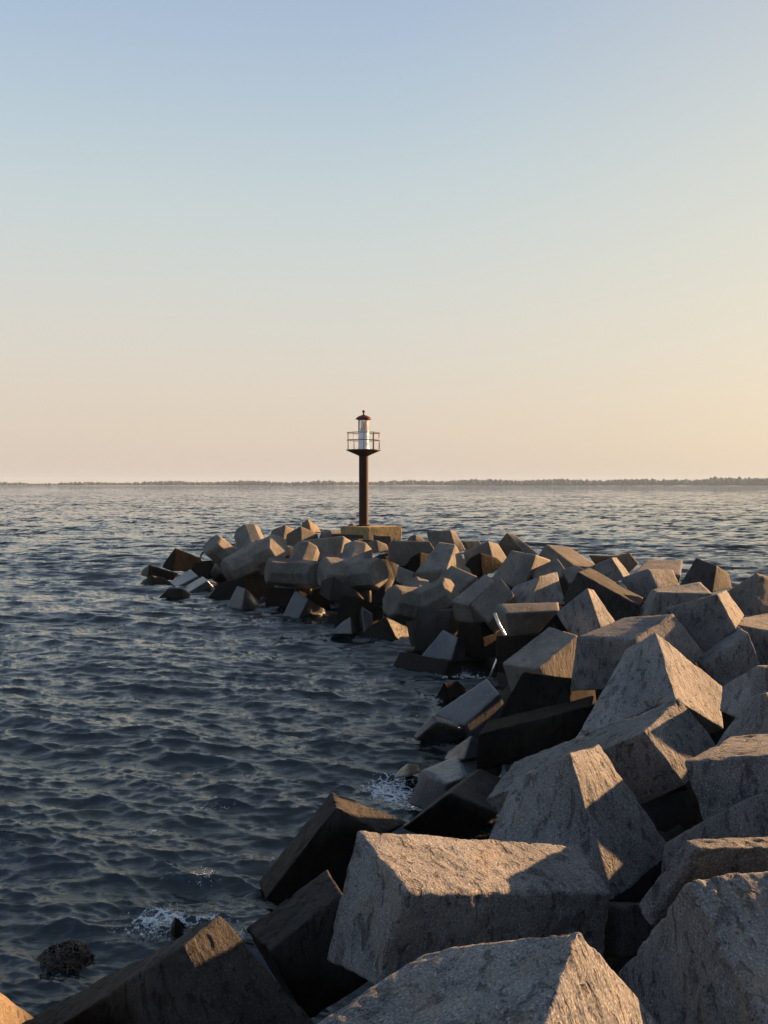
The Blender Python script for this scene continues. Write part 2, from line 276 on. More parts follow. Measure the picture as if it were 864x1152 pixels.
# ---------------------------------------------------------------- corner points of the blocks
BLOCKS = [
('F1', 'tan', 0.1, 'sunlit tan boulder cut off by the bottom left corner of the picture', [[-2.7, 5.258, 0.6], [-2.697, 5.741, 1.305], [-2.059, 6.447, -0.417], [-2.627, 6.93, 0.169], [-4.261, 6.037, 0.589], [-4.187, 6.52, 1.074], [-3.719, 7.226, -0.493], [-3.863, 7.708, 0.106]]),
('F2', 'dark', 0.05, 'dark wet block in the bottom left with a golden sunlit pitted end', [[-1.314, 5.697, 1.5], [-1.128, 6.042, 1.543], [-2.87, 6.83, 0.04], [-2.938, 7.174, 0.113], [-0.797, 5.494, 0.597], [-0.25, 5.838, 0.657], [-2.341, 6.627, -0.85], [-2.113, 6.971, -0.793]]),
('F3', 'dark', 0.05, 'smooth dark slab sloping down to the water between the two large foreground blocks', [[-0.835, 6.369, 1.1], [-1.076, 6.794, 1.056], [-0.317, 6.654, 1.394], [-0.459, 7.078, 1.407], [-0.573, 6.464, 0.514], [-0.778, 6.889, 0.471], [0.055, 6.748, 0.758], [-0.191, 7.173, 0.767]]),
('F4', 'rough', 0.07, 'large rough grey block with a broad flat top warmed by sun, front centre', [[0.125, 4.734, 2.3], [-0.173, 5.169, 2.48], [1.448, 5.534, 1.922], [1.329, 5.969, 2.051], [-0.034, 4.777, 1.743], [-0.36, 5.212, 1.653], [1.406, 5.577, 1.437], [1.105, 6.012, 1.438]]),
('F5', 'rough', 0.06, 'pale grey block at the very bottom edge with a golden pitted right face', [[0.438, 2.715, 2.6], [0.732, 3.276, 2.843], [-0.65, 3.152, 2.294], [0.181, 3.713, 2.526], [1.2, 3.186, 2.07], [1.311, 3.748, 2.033], [0.171, 3.623, 1.667], [0.57, 4.185, 1.844]]),
('F6', 'rough', 0.06, 'biggest dark grey pitted block filling the bottom right corner', [[1.573, 3.44, 2.2], [1.363, 3.921, 2.746], [2.299, 3.651, 2.211], [2.21, 4.132, 2.741], [1.362, 4.325, 1.338], [1.281, 4.806, 1.806], [2.125, 4.535, 1.338], [1.999, 5.016, 1.852]]),
('F7', 'rough', 0.06, 'grey slab with a thin sunlit top strip just above the bottom right corner block', [[1.634, 4.585, 2.6], [1.615, 4.722, 2.601], [2.719, 4.9, 2.479], [2.692, 5.037, 2.495], [1.446, 4.779, 2.072], [1.412, 4.917, 2.139], [2.578, 5.095, 1.833], [2.522, 5.232, 1.94]]),
('F8', 'rough', 0.07, 'grey boulder at the right edge rising behind the slab with the thin sunlit top', [[2.295, 5.415, 2.0], [2.232, 5.603, 2.47], [3.125, 5.844, 2.042], [3.033, 6.032, 2.568], [1.885, 6.033, 1.653], [1.971, 6.221, 1.947], [2.743, 6.462, 1.671], [2.713, 6.65, 2.103]]),
('F9', 'rough', 0.06, 'charcoal block with a flat dark top at the right edge, beside the long sunlit-ended block', [[2.05, 6.046, 2.6], [2.757, 7.009, 2.497], [2.978, 5.59, 2.823], [3.752, 6.553, 2.714], [2.166, 5.98, 2.199], [2.842, 6.943, 2.054], [2.953, 5.524, 2.233], [3.104, 6.487, 2.32]]),
('F10', 'rough', 0.07, 'blue grey block at the right edge just above the charcoal flat topped block', [[3.195, 7.225, 2.2], [3.16, 7.332, 2.777], [4.121, 7.738, 2.273], [4.012, 7.845, 2.68], [2.864, 7.714, 2.186], [3.237, 7.821, 2.615], [3.849, 8.227, 2.188], [3.876, 8.334, 2.542]]),
('F11', 'rough', 0.08, 'dark pointed block with a streaked left flank at the right edge', [[3.493, 8.534, 2.2], [3.649, 8.657, 2.729], [4.477, 8.913, 1.935], [4.435, 9.036, 2.706], [3.396, 8.964, 2.194], [3.476, 9.087, 2.42], [4.319, 9.342, 1.917], [4.389, 9.466, 2.427]]),
('F12', 'rough', 0.1, 'rounded grey block with pale flat top at the right edge below the peaked one', [[5.232, 13.154, 2.42], [5.885, 14.437, 2.392], [6.324, 12.763, 2.224], [7.023, 14.046, 2.477], [5.299, 13.162, 1.58], [5.918, 14.445, 1.603], [6.341, 12.771, 1.408], [6.921, 14.054, 1.562]]),
('F13', 'rough', 0.05, 'dark wedge block with a narrow pale rim wedged behind the tall sunlit triangular block', [[4.519, 12.547, 1.92], [4.554, 12.937, 1.918], [5.166, 12.54, 2.403], [5.169, 12.93, 2.442], [4.816, 12.582, 1.39], [4.836, 12.972, 1.389], [5.416, 12.575, 1.774], [5.459, 12.965, 1.846]]),
('F14', 'rough', 0.07, 'dark grey peaked block on the skyline at the right edge against the water', [[5.846, 14.093, 2.3], [5.942, 14.144, 3.104], [6.896, 14.674, 2.357], [6.839, 14.726, 2.795], [5.628, 14.634, 2.334], [5.644, 14.686, 2.696], [6.632, 15.216, 2.246], [6.651, 15.267, 2.785]]),
('F15', 'rough', 0.04, 'broad charcoal block with a sunlit strip down its right face, near the right edge', [[5.089, 12.791, 2.4], [4.87, 12.943, 2.897], [5.552, 13.619, 2.484], [5.319, 13.771, 2.864], [4.628, 13.033, 1.833], [4.17, 13.186, 2.654], [5.046, 13.861, 1.96], [4.761, 14.014, 2.513]]),
('F16', 'rough', 0.05, 'light grey slab with a flat pale top behind the broad charcoal block', [[5.056, 16.414, 2.5], [5.15, 17.055, 2.473], [6.094, 16.416, 2.467], [6.09, 17.056, 2.628], [4.907, 16.452, 2.064], [4.807, 17.093, 1.883], [6.082, 16.454, 1.931], [5.707, 17.095, 2.149]]),
('F17', 'rough', 0.05, 'striated dark block with layered top directly behind the tall sunlit triangular block', [[3.376, 11.912, 2.4], [4.08, 12.502, 2.674], [2.749, 12.608, 2.328], [3.592, 13.199, 2.519], [3.584, 11.947, 1.729], [4.602, 12.538, 2.062], [2.648, 12.643, 1.529], [3.723, 13.234, 1.866]]),
('F18', 'rough', 0.05, 'tall triangular grey block with a large golden right face, mid right', [[3.383, 10.241, 2.0], [3.314, 10.815, 2.692], [4.137, 10.741, 1.518], [4.34, 11.316, 1.91], [2.328, 10.836, 1.359], [3.12, 11.41, 2.373], [3.274, 11.336, 0.888], [3.578, 11.911, 1.582]]),
('F19', 'rough', 0.035, 'long smooth slab running left to right with a golden sunlit end, centre right', [[2.308, 7.838, 2.3], [2.823, 8.419, 2.47], [1.05, 9.192, 1.199], [1.44, 9.773, 1.429], [2.662, 7.751, 1.843], [3.178, 8.332, 2.0], [1.549, 9.105, 0.671], [1.926, 9.686, 0.9]]),
('F20', 'rough', 0.05, 'grey block, upper right face golden and lower half shaded, behind the broad flat topped one', [[1.602, 6.12, 1.58], [1.369, 6.49, 2.513], [2.223, 6.691, 1.686], [1.724, 7.06, 2.418], [0.638, 6.761, 1.379], [1.051, 7.13, 2.114], [1.332, 7.332, 1.375], [1.336, 7.701, 1.994]]),
('F21', 'dark', 0.03, 'black sharp edged block in the water left of the broad flat topped block', [[-0.505, 9.256, 1.1], [-0.575, 9.641, 1.136], [-0.019, 9.354, 0.777], [0.276, 9.74, 0.753], [-1.268, 9.325, 0.08], [-1.398, 9.711, 0.097], [-0.689, 9.424, -0.336], [-0.631, 9.81, 0.295]]),
('F22', 'dark', 0.06, 'dark brown block by the churning foam below the long smooth slab', [[0.757, 10.257, 0.9], [1.221, 11.195, 0.89], [1.341, 10.203, 0.679], [1.666, 11.141, 0.703], [0.214, 10.592, 0.349], [0.653, 11.53, 0.359], [0.832, 10.538, 0.068], [1.205, 11.477, 0.111]]),
('F23', 'wet', 0.03, 'glossy wet slab reflecting the sky with a black triangular front at the waterline', [[0.809, 11.444, 0.6], [1.634, 12.075, 0.631], [0.516, 11.885, 0.656], [1.175, 12.517, 0.707], [0.791, 11.495, 0.136], [1.563, 12.126, 0.158], [0.314, 11.936, 0.152], [1.15, 12.567, 0.21]]),
('F23b', 'wet', 0.05, 'small glossy wet wedge standing up behind the wet slab with black front', [[1.074, 12.091, 0.7], [1.204, 12.187, 1.042], [1.34, 12.176, 0.723], [1.411, 12.272, 0.893], [0.851, 12.773, 0.499], [0.922, 12.868, 0.587], [1.11, 12.858, 0.42], [1.189, 12.953, 0.634]]),
('F24', 'tanwet', 0.06, 'little pale sunlit rock tip poking out of the water beside the foam', [[0.37, 13.078, 0.15], [0.358, 13.128, 0.347], [0.586, 13.5, 0.078], [0.547, 13.551, 0.186], [0.12, 13.182, 0.088], [0.187, 13.233, 0.179], [0.349, 13.605, -0.013], [0.349, 13.655, 0.119]]),
('F25', 'wet', 0.08, 'small black shiny rock in the water halfway along the waterline', [[0.894, 14.786, 0.5], [0.813, 14.932, 0.627], [1.527, 15.296, 0.191], [1.448, 15.442, 0.291], [0.543, 14.968, 0.162], [0.473, 15.114, 0.166], [1.062, 15.477, -0.206], [1.053, 15.623, -0.109]]),
('F26', 'wet', 0.05, 'streaked glossy grey slab dipping into the water below the thin metal rod', [[1.376, 15.17, 0.35], [2.064, 15.769, 0.762], [0.884, 15.667, 0.437], [1.899, 16.267, 0.941], [1.681, 15.419, -0.252], [2.26, 16.019, 0.378], [1.092, 15.917, -0.243], [1.927, 16.516, 0.346]]),
('F27', 'algae_shade', 0.03, 'tiny black pyramid of stone at the waterline left of the streaked glossy slab', [[1.338, 17.949, 0.1], [1.216, 18.035, 0.445], [1.738, 18.171, 0.23], [1.525, 18.257, 0.432], [1.027, 18.543, -0.159], [1.088, 18.629, -0.029], [1.449, 18.765, -0.094], [1.354, 18.851, 0.133]]),
('F28', 'algae_shade', 0.1, 'black seaweed stained block with a small orange sunlit tip', [[2.688, 12.825, 1.2], [2.774, 12.942, 1.656], [3.452, 14.277, 0.942], [3.449, 14.394, 1.147], [1.657, 13.258, 0.927], [2.099, 13.375, 1.669], [2.485, 14.71, 0.683], [2.641, 14.827, 1.152]]),
('F29', 'algae_shade', 0.05, 'long low dark block lying below the seaweed stained one', [[1.243, 11.631, 1.2], [1.5, 12.83, 1.055], [2.72, 11.491, 1.625], [3.016, 12.69, 1.466], [1.206, 11.592, 0.739], [1.504, 12.792, 0.559], [2.519, 11.452, 0.971], [2.878, 12.652, 0.909]]),
('F30', 'smooth', 0.04, 'smooth grey slab tilted up to the right above the seaweed stained block', [[2.336, 13.419, 1.7], [3.076, 14.044, 2.109], [1.858, 13.991, 1.666], [2.731, 14.615, 2.159], [2.597, 13.57, 1.118], [3.285, 14.194, 1.538], [2.036, 14.141, 1.12], [2.857, 14.766, 1.549]]),
('F32', 'smooth', 0.04, 'glossy grey block with a bright straight top edge above the thin metal rod', [[2.638, 19.175, 1.7], [2.534, 19.571, 1.859], [3.85, 19.367, 1.73], [3.908, 19.764, 1.873], [2.761, 19.487, 1.124], [2.416, 19.883, 1.597], [3.441, 19.679, 1.19], [3.606, 20.076, 1.458]]),
('F33', 'rough', 0.07, 'speckled grey block directly behind the one with the bright straight top edge', [[3.305, 20.832, 1.5], [3.697, 21.067, 2.315], [4.426, 21.507, 1.576], [4.251, 21.741, 2.354], [2.754, 21.435, 1.5], [3.174, 21.669, 1.991], [3.812, 22.109, 1.47], [4.002, 22.344, 2.188]]),
('F34', 'rough', 0.04, 'speckled block with a narrow golden top corner before the black sunlit rimmed block', [[3.583, 14.618, 2.1], [3.398, 14.793, 2.772], [3.942, 15.038, 2.152], [3.602, 15.213, 2.692], [3.219, 14.966, 1.831], [2.919, 15.141, 2.289], [3.533, 15.386, 1.829], [3.256, 15.561, 2.383]]),
('F35', 'dark', 0.05, 'black block with a long thin sunlit rim sloping down to the right', [[4.838, 16.794, 2.2], [5.37, 18.326, 2.156], [3.763, 17.215, 2.801], [4.341, 18.747, 2.744], [4.627, 16.864, 1.561], [5.137, 18.396, 1.531], [3.47, 17.285, 2.22], [4.055, 18.817, 2.142]]),
('F36', 'smooth', 0.03, 'block on the skyline with a broad golden slanting face, right of centre', [[5.124, 23.998, 2.3], [5.999, 24.424, 2.187], [4.597, 25.219, 2.796], [5.343, 25.644, 2.69], [5.035, 24.133, 1.802], [5.861, 24.559, 1.719], [4.395, 25.354, 2.456], [5.257, 25.779, 2.268]]),
('F37a', 'rough', 0.04, 'dark block with a thin golden edge on the skyline', [[5.801, 21.344, 2.2], [5.493, 21.412, 2.731], [6.077, 21.801, 2.26], [5.742, 21.869, 2.693], [5.155, 21.773, 1.979], [4.883, 21.841, 2.388], [5.429, 22.23, 1.988], [5.198, 22.298, 2.431]]),
('F37b', 'tan', 0.06, 'golden brown rough block behind the dark one with a thin golden edge', [[6.402, 23.3, 2.083], [6.012, 23.254, 2.602], [6.765, 23.516, 2.391], [6.513, 23.469, 2.702], [6.012, 24.172, 1.944], [5.512, 24.126, 2.579], [6.376, 24.388, 2.237], [6.22, 24.342, 2.492]]),
('F38', 'rough', 0.08, 'flat topped dark block on the skyline behind the brown striped one', [[6.142, 21.8, 2.326], [6.918, 23.399, 2.519], [7.203, 21.505, 2.291], [7.78, 23.104, 2.521], [6.206, 21.856, 1.793], [6.899, 23.455, 1.998], [7.139, 21.561, 1.829], [7.738, 23.16, 2.017]]),
('F39', 'rough', 0.05, 'block with dark left face and brown striped right face near the skyline', [[5.721, 18.515, 2.3], [5.557, 18.729, 2.727], [6.334, 18.962, 2.342], [6.248, 19.177, 2.646], [5.472, 18.929, 1.965], [5.049, 19.143, 2.456], [6.05, 19.377, 1.995], [5.829, 19.591, 2.403]]),
('F40', 'dark', 0.05, 'black block with a round golden sunlit end on the skyline at the right', [[6.63, 17.908, 2.3], [6.71, 17.897, 2.859], [7.366, 18.73, 2.293], [7.283, 18.72, 2.615], [6.063, 18.315, 2.342], [6.439, 18.305, 2.987], [6.824, 19.138, 2.308], [6.945, 19.128, 2.818]]),
('G1', 'smooth', 0.05, 'dark flat topped skyline block with a golden right side, right of the platform', [[2.516, 31.0, 2.063], [2.294, 30.964, 2.904], [2.914, 31.278, 2.167], [2.502, 31.241, 2.859], [1.734, 32.041, 2.013], [1.506, 32.005, 2.787], [2.096, 32.319, 2.086], [1.875, 32.283, 2.79]]),
('G2', 'tan', 0.07, 'low golden block on the skyline between two dark ones', [[3.256, 33.5, 1.934], [3.019, 33.494, 2.337], [3.816, 33.706, 2.053], [3.611, 33.699, 2.358], [2.954, 34.284, 1.908], [2.777, 34.278, 2.292], [3.509, 34.49, 2.02], [3.325, 34.483, 2.269]]),
('G3', 'smooth', 0.05, 'dark block with one small golden corner, behind the black ragged one', [[3.455, 27.8, 1.951], [3.267, 27.877, 2.728], [4.032, 28.53, 2.028], [3.696, 28.606, 2.567], [2.621, 28.415, 1.781], [2.541, 28.492, 2.317], [3.187, 29.145, 1.769], [2.99, 29.222, 2.39]]),
('G4', 'algae_shade', 0.09, 'ragged black block between the leaning grey slabs near the skyline', [[2.777, 25.4, 1.788], [2.741, 25.329, 2.56], [3.557, 25.904, 2.099], [3.314, 25.833, 2.339], [2.342, 25.965, 2.12], [2.491, 25.895, 2.334], [3.113, 26.469, 2.192], [3.023, 26.399, 2.407]]),
('G5', 'smooth', 0.03, 'dark block with a sloping golden upper edge on the skyline, centre right', [[4.741, 29.2, 2.058], [4.045, 29.277, 2.903], [5.116, 29.343, 2.193], [4.33, 29.419, 2.837], [4.194, 30.769, 1.772], [3.801, 30.846, 2.23], [4.58, 30.912, 1.857], [4.021, 30.988, 2.467]]),
('G6', 'smooth', 0.04, 'tall light grey tilted block with a small golden top corner', [[3.537, 22.6, 1.746], [3.868, 22.573, 2.703], [4.206, 23.956, 1.629], [4.509, 23.929, 2.451], [2.765, 22.978, 2.024], [3.288, 22.951, 2.788], [3.466, 24.335, 1.851], [3.843, 24.308, 2.619]]),
('G7', 'smooth', 0.06, 'low dark grey block just right of the tall light grey tilted one', [[3.82, 22.4, 1.996], [3.776, 22.968, 2.279], [4.694, 22.401, 2.221], [4.488, 22.968, 2.602], [3.969, 22.727, 1.456], [3.881, 23.295, 1.759], [4.743, 22.728, 1.685], [4.668, 23.295, 2.016]]),
('G8', 'smooth', 0.05, 'small grey block under the broad golden slanting face', [[4.59, 22.0, 2.041], [4.487, 22.49, 2.325], [5.12, 22.012, 2.327], [4.872, 22.502, 2.46], [4.751, 22.226, 1.702], [4.618, 22.717, 1.954], [5.255, 22.238, 1.955], [5.092, 22.729, 2.179]]),
('G9', 'smooth', 0.04, 'steep grey slab leaning up to a peak in the middle of the breakwater', [[1.886, 26.5, 1.964], [2.197, 27.421, 2.647], [0.945, 26.921, 1.816], [1.729, 27.842, 2.702], [1.826, 26.754, 1.025], [2.803, 27.675, 1.657], [0.818, 27.175, 1.298], [1.661, 28.096, 1.807]]),
('G10', 'smooth', 0.04, 'second grey slab leaning just in front of the steep peaked slab', [[1.808, 23.4, 1.507], [2.529, 24.024, 2.008], [1.133, 24.038, 1.62], [1.879, 24.661, 2.264], [2.008, 23.804, 0.736], [2.771, 24.427, 1.179], [1.347, 24.441, 0.864], [2.089, 25.065, 1.393]]),
('G11', 'smooth', 0.04, 'narrow pale slab tilted beside a matching darker one', [[2.06, 21.6, 1.542], [2.785, 22.217, 2.084], [1.657, 22.014, 1.596], [2.587, 22.631, 2.221], [2.263, 21.87, 0.998], [3.024, 22.487, 1.534], [1.79, 22.283, 1.066], [2.658, 22.901, 1.633]]),
('G12', 'smooth', 0.04, 'brownish grey tilted slab above the wet black hollow', [[2.418, 20.4, 1.295], [3.017, 20.592, 1.95], [2.023, 20.781, 1.675], [2.755, 20.972, 2.303], [2.802, 21.44, 0.547], [3.389, 21.632, 1.232], [2.368, 21.82, 0.917], [3.041, 22.012, 1.577]]),
('H1', 'dark', 0.04, 'sheer black block standing in the water under the pale tetrapod leg', [[1.599, 22.4, 0.189], [1.713, 22.446, 1.313], [2.446, 23.622, 0.144], [2.376, 23.668, 1.282], [0.784, 22.934, 0.155], [0.854, 22.98, 1.283], [1.593, 24.156, 0.119], [1.648, 24.202, 1.012]]),
('H2a', 'dark', 0.03, 'low black slab awash at the waterline left of the foam', [[1.383, 20.2, -0.001], [1.487, 20.247, 0.439], [2.62, 21.884, -0.111], [2.647, 21.931, 0.146], [0.021, 21.082, -0.176], [0.382, 21.129, 0.497], [1.316, 22.766, -0.28], [1.478, 22.813, -0.089]]),
('H2b', 'wet', 0.03, 'blue grey glossy wedge lying on the low black slab', [[1.582, 20.7, 0.348], [1.732, 20.769, 0.901], [2.599, 21.717, 0.188], [2.322, 21.786, 0.461], [0.854, 21.24, 0.326], [1.413, 21.309, 1.001], [1.873, 22.256, 0.137], [1.973, 22.326, 0.569]]),
('H3', 'dark', 0.03, 'black wedge with a grey right flank in the water below the brown block', [[0.427, 25.0, -0.034], [0.051, 25.199, 0.719], [0.938, 25.933, -0.02], [0.761, 26.132, 0.262], [-1.211, 25.631, -0.2], [-0.727, 25.83, 0.181], [-0.537, 26.564, -0.394], [-0.543, 26.763, 0.113]]),
('H4', 'algae_shade', 0.06, 'brown stained square block at the waterline in the middle', [[-0.842, 26.2, 0.198], [-0.765, 26.302, 1.163], [-0.028, 27.463, 0.157], [-0.028, 27.565, 0.642], [-1.523, 26.596, 0.133], [-1.286, 26.698, 1.166], [-0.693, 27.859, 0.023], [-0.599, 27.961, 0.83]]),
('H5a', 'wet', 0.03, 'narrow bright wet fin of stone in front of the brown stained block', [[-0.592, 25.6, 0.168], [-0.645, 25.717, 0.952], [-0.284, 25.664, 0.235], [-0.337, 25.78, 0.735], [-0.807, 26.757, 0.026], [-0.837, 26.874, 0.386], [-0.483, 26.821, -0.035], [-0.534, 26.938, 0.517]]),
('H5b', 'wet', 0.03, 'small grey wet pyramid in the water in front of the brown stained block', [[-0.922, 25.5, 0.159], [-0.976, 25.579, 0.662], [-0.713, 26.267, 0.081], [-0.82, 26.347, 0.307], [-1.597, 25.631, 0.162], [-1.188, 25.711, 0.512], [-1.316, 26.399, 0.009], [-1.234, 26.478, 0.371]]),
('J1', 'smooth', 0.07, 'broad grey block just right of the beacon platform', [[0.597, 29.8, 1.708], [0.268, 29.773, 2.608], [1.867, 30.047, 2.108], [1.563, 30.02, 2.562], [0.159, 31.744, 1.749], [0.127, 31.716, 2.389], [1.477, 31.991, 2.029], [1.121, 31.964, 2.457]]),
('J2', 'algae_shade', 0.07, 'small black rock in a gap beside the steep peaked slab', [[1.131, 28.2, 1.631], [1.155, 28.108, 2.347], [1.693, 29.123, 1.918], [1.6, 29.031, 2.189], [0.628, 28.455, 1.777], [0.853, 28.362, 2.156], [1.201, 29.378, 1.911], [1.237, 29.286, 2.245]]),
('J3', 'smooth', 0.1, 'small rounded stone peeping over the skyline right of the platform', [[1.297, 37.0, 2.037], [1.297, 37.009, 2.407], [1.795, 37.347, 2.051], [1.571, 37.356, 2.313], [0.9, 37.435, 2.045], [1.087, 37.444, 2.308], [1.391, 37.782, 2.02], [1.379, 37.791, 2.32]]),
('J4', 'smooth', 0.06, 'grey peaked block directly below the sunlit platform face', [[-0.231, 33.0, 1.939], [-0.297, 32.989, 2.436], [0.234, 33.39, 2.009], [0.1, 33.378, 2.244], [-0.842, 33.637, 1.991], [-0.707, 33.626, 2.261], [-0.358, 34.027, 1.974], [-0.375, 34.016, 2.311]]),
('J5', 'dark', 0.06, 'short dark stub lying at the foot of the sunlit platform face', [[-0.276, 34.5, 2.203], [-0.276, 34.486, 2.481], [0.312, 34.643, 2.228], [0.277, 34.629, 2.472], [-0.422, 35.084, 2.235], [-0.427, 35.07, 2.513], [0.159, 35.227, 2.25], [-0.063, 35.213, 2.342]]),
('J6', 'smooth', 0.08, 'plain grey block between the pale tetrapods and the leaning slab', [[0.82, 28.2, 1.121], [0.959, 28.129, 1.695], [1.324, 28.7, 1.147], [1.378, 28.63, 1.588], [0.345, 28.696, 1.35], [0.43, 28.625, 1.876], [0.821, 29.196, 1.331], [0.901, 29.125, 1.61]]),
('T1', 'smooth', 0.14, 'big rounded grey block with a golden right rim left of the platform', [[-1.687, 33.0, 1.541], [-1.491, 33.087, 2.596], [-1.18, 34.636, 1.429], [-0.974, 34.722, 2.119], [-3.156, 33.506, 1.63], [-3.162, 33.593, 2.365], [-2.671, 35.142, 1.404], [-2.549, 35.228, 2.232]]),
('T2', 'smooth', 0.1, 'rounded block with a pale sunny crest on the skyline left of the platform', [[-3.531, 37.5, 1.74], [-3.523, 37.442, 2.758], [-2.739, 38.513, 1.975], [-2.888, 38.455, 2.364], [-4.269, 38.049, 1.891], [-4.184, 37.991, 2.352], [-3.492, 39.062, 1.906], [-3.51, 39.005, 2.536]]),
('T3', 'tan', 0.14, 'golden rounded knob, highest of the stones left of the beacon', [[-3.325, 40.5, 2.251], [-3.489, 40.537, 2.939], [-2.889, 41.224, 2.252], [-3.056, 41.261, 2.539], [-3.839, 40.788, 2.316], [-3.8, 40.824, 2.723], [-3.389, 41.512, 2.174], [-3.468, 41.549, 2.648]]),
('T4', 'smooth', 0.1, 'small pale block on the far left skyline behind the tetrapods', [[-4.681, 41.0, 1.894], [-4.554, 40.993, 2.634], [-4.193, 41.87, 1.923], [-4.233, 41.863, 2.385], [-5.384, 41.357, 2.037], [-5.216, 41.349, 2.369], [-4.912, 42.227, 1.947], [-4.832, 42.219, 2.46]]),
('T5', 'smooth', 0.08, 'low dark stone tucked against the left side of the platform', [[-2.283, 38.0, 2.161], [-2.284, 38.024, 2.502], [-1.775, 38.526, 2.128], [-1.853, 38.55, 2.475], [-2.852, 38.484, 2.131], [-2.737, 38.509, 2.438], [-2.335, 39.01, 2.091], [-2.325, 39.034, 2.425]]),
('T6', 'smooth', 0.12, 'tiny rounded stone behind the foot of the beacon', [[-1.478, 41.0, 2.305], [-1.477, 40.994, 2.716], [-1.239, 41.253, 2.333], [-1.28, 41.247, 2.622], [-1.734, 41.238, 2.334], [-1.692, 41.232, 2.623], [-1.495, 41.49, 2.315], [-1.495, 41.485, 2.648]]),
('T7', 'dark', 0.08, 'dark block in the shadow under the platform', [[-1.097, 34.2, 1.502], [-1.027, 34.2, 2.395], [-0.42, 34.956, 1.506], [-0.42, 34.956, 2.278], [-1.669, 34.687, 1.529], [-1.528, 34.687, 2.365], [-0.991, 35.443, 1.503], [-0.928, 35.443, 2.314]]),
('K1', 'algae_shade', 0.05, 'black square block near the far left tip of the breakwater', [[-10.064, 42.0, 0.354], [-9.927, 42.167, 1.481], [-9.076, 42.701, 0.328], [-8.807, 42.868, 0.915], [-10.676, 42.6, 0.509], [-10.631, 42.767, 0.665], [-9.657, 43.3, 0.187], [-9.522, 43.468, 0.828]]),
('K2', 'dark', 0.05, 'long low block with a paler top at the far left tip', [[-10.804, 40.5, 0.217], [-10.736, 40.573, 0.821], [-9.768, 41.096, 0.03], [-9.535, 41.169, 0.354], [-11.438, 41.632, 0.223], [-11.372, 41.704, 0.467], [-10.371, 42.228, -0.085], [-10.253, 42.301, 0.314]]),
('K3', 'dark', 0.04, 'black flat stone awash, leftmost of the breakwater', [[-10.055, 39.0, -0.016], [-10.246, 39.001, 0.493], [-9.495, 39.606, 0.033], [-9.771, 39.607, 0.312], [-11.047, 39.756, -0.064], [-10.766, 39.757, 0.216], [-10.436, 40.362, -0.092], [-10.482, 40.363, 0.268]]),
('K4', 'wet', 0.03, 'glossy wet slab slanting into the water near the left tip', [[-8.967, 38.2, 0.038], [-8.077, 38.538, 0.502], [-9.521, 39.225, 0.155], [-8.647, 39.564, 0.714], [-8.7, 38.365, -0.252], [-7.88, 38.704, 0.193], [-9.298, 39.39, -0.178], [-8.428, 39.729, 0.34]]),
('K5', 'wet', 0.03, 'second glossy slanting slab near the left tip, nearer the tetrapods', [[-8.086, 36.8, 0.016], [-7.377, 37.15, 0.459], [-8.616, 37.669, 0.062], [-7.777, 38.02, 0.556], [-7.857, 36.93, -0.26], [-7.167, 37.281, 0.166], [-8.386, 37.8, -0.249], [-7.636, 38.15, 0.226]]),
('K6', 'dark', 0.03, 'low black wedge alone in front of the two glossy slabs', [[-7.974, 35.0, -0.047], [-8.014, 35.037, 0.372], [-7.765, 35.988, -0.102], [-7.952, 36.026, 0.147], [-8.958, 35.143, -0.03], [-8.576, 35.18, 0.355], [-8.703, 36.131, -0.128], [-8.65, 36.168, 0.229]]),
('K7', 'algae_shade', 0.05, 'wide black block at the waterline beneath the tetrapods', [[-5.529, 34.0, -0.156], [-5.365, 34.075, 0.897], [-4.324, 35.904, -0.164], [-4.582, 35.979, 0.84], [-7.098, 34.838, -0.166], [-6.478, 34.913, 0.597], [-5.873, 36.741, -0.234], [-5.734, 36.816, 0.623]]),
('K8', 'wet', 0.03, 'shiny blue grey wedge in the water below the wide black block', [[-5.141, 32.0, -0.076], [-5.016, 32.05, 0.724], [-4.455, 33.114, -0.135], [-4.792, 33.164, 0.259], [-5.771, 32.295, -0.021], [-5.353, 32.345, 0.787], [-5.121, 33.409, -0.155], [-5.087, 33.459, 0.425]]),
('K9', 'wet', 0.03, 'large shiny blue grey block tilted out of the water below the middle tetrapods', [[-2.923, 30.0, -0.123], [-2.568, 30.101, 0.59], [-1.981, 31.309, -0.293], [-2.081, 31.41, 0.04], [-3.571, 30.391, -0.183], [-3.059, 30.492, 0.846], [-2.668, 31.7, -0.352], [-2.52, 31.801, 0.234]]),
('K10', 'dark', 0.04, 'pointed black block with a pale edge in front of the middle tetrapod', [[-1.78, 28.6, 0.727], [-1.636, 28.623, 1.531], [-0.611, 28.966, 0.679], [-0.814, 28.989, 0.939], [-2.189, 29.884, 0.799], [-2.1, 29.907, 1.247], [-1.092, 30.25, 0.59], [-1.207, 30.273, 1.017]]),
('K11', 'algae_shade', 0.06, 'flat black block in the shadow between the two shiny blue grey ones', [[-3.019, 31.0, 0.161], [-3.024, 31.08, 0.838], [-1.945, 32.292, -0.02], [-2.014, 32.372, 0.621], [-4.305, 32.001, 0.085], [-4.248, 32.081, 0.785], [-3.235, 33.293, -0.101], [-3.238, 33.373, 0.556]]),
('K12', 'algae_shade', 0.06, 'dark block behind the left tetrapods beside the black square one', [[-7.903, 40.0, 0.19], [-7.783, 40.029, 1.072], [-7.031, 41.241, 0.139], [-7.197, 41.27, 0.882], [-8.971, 40.666, 0.282], [-8.729, 40.695, 0.933], [-8.124, 41.907, 0.164], [-8.067, 41.936, 0.904]]),
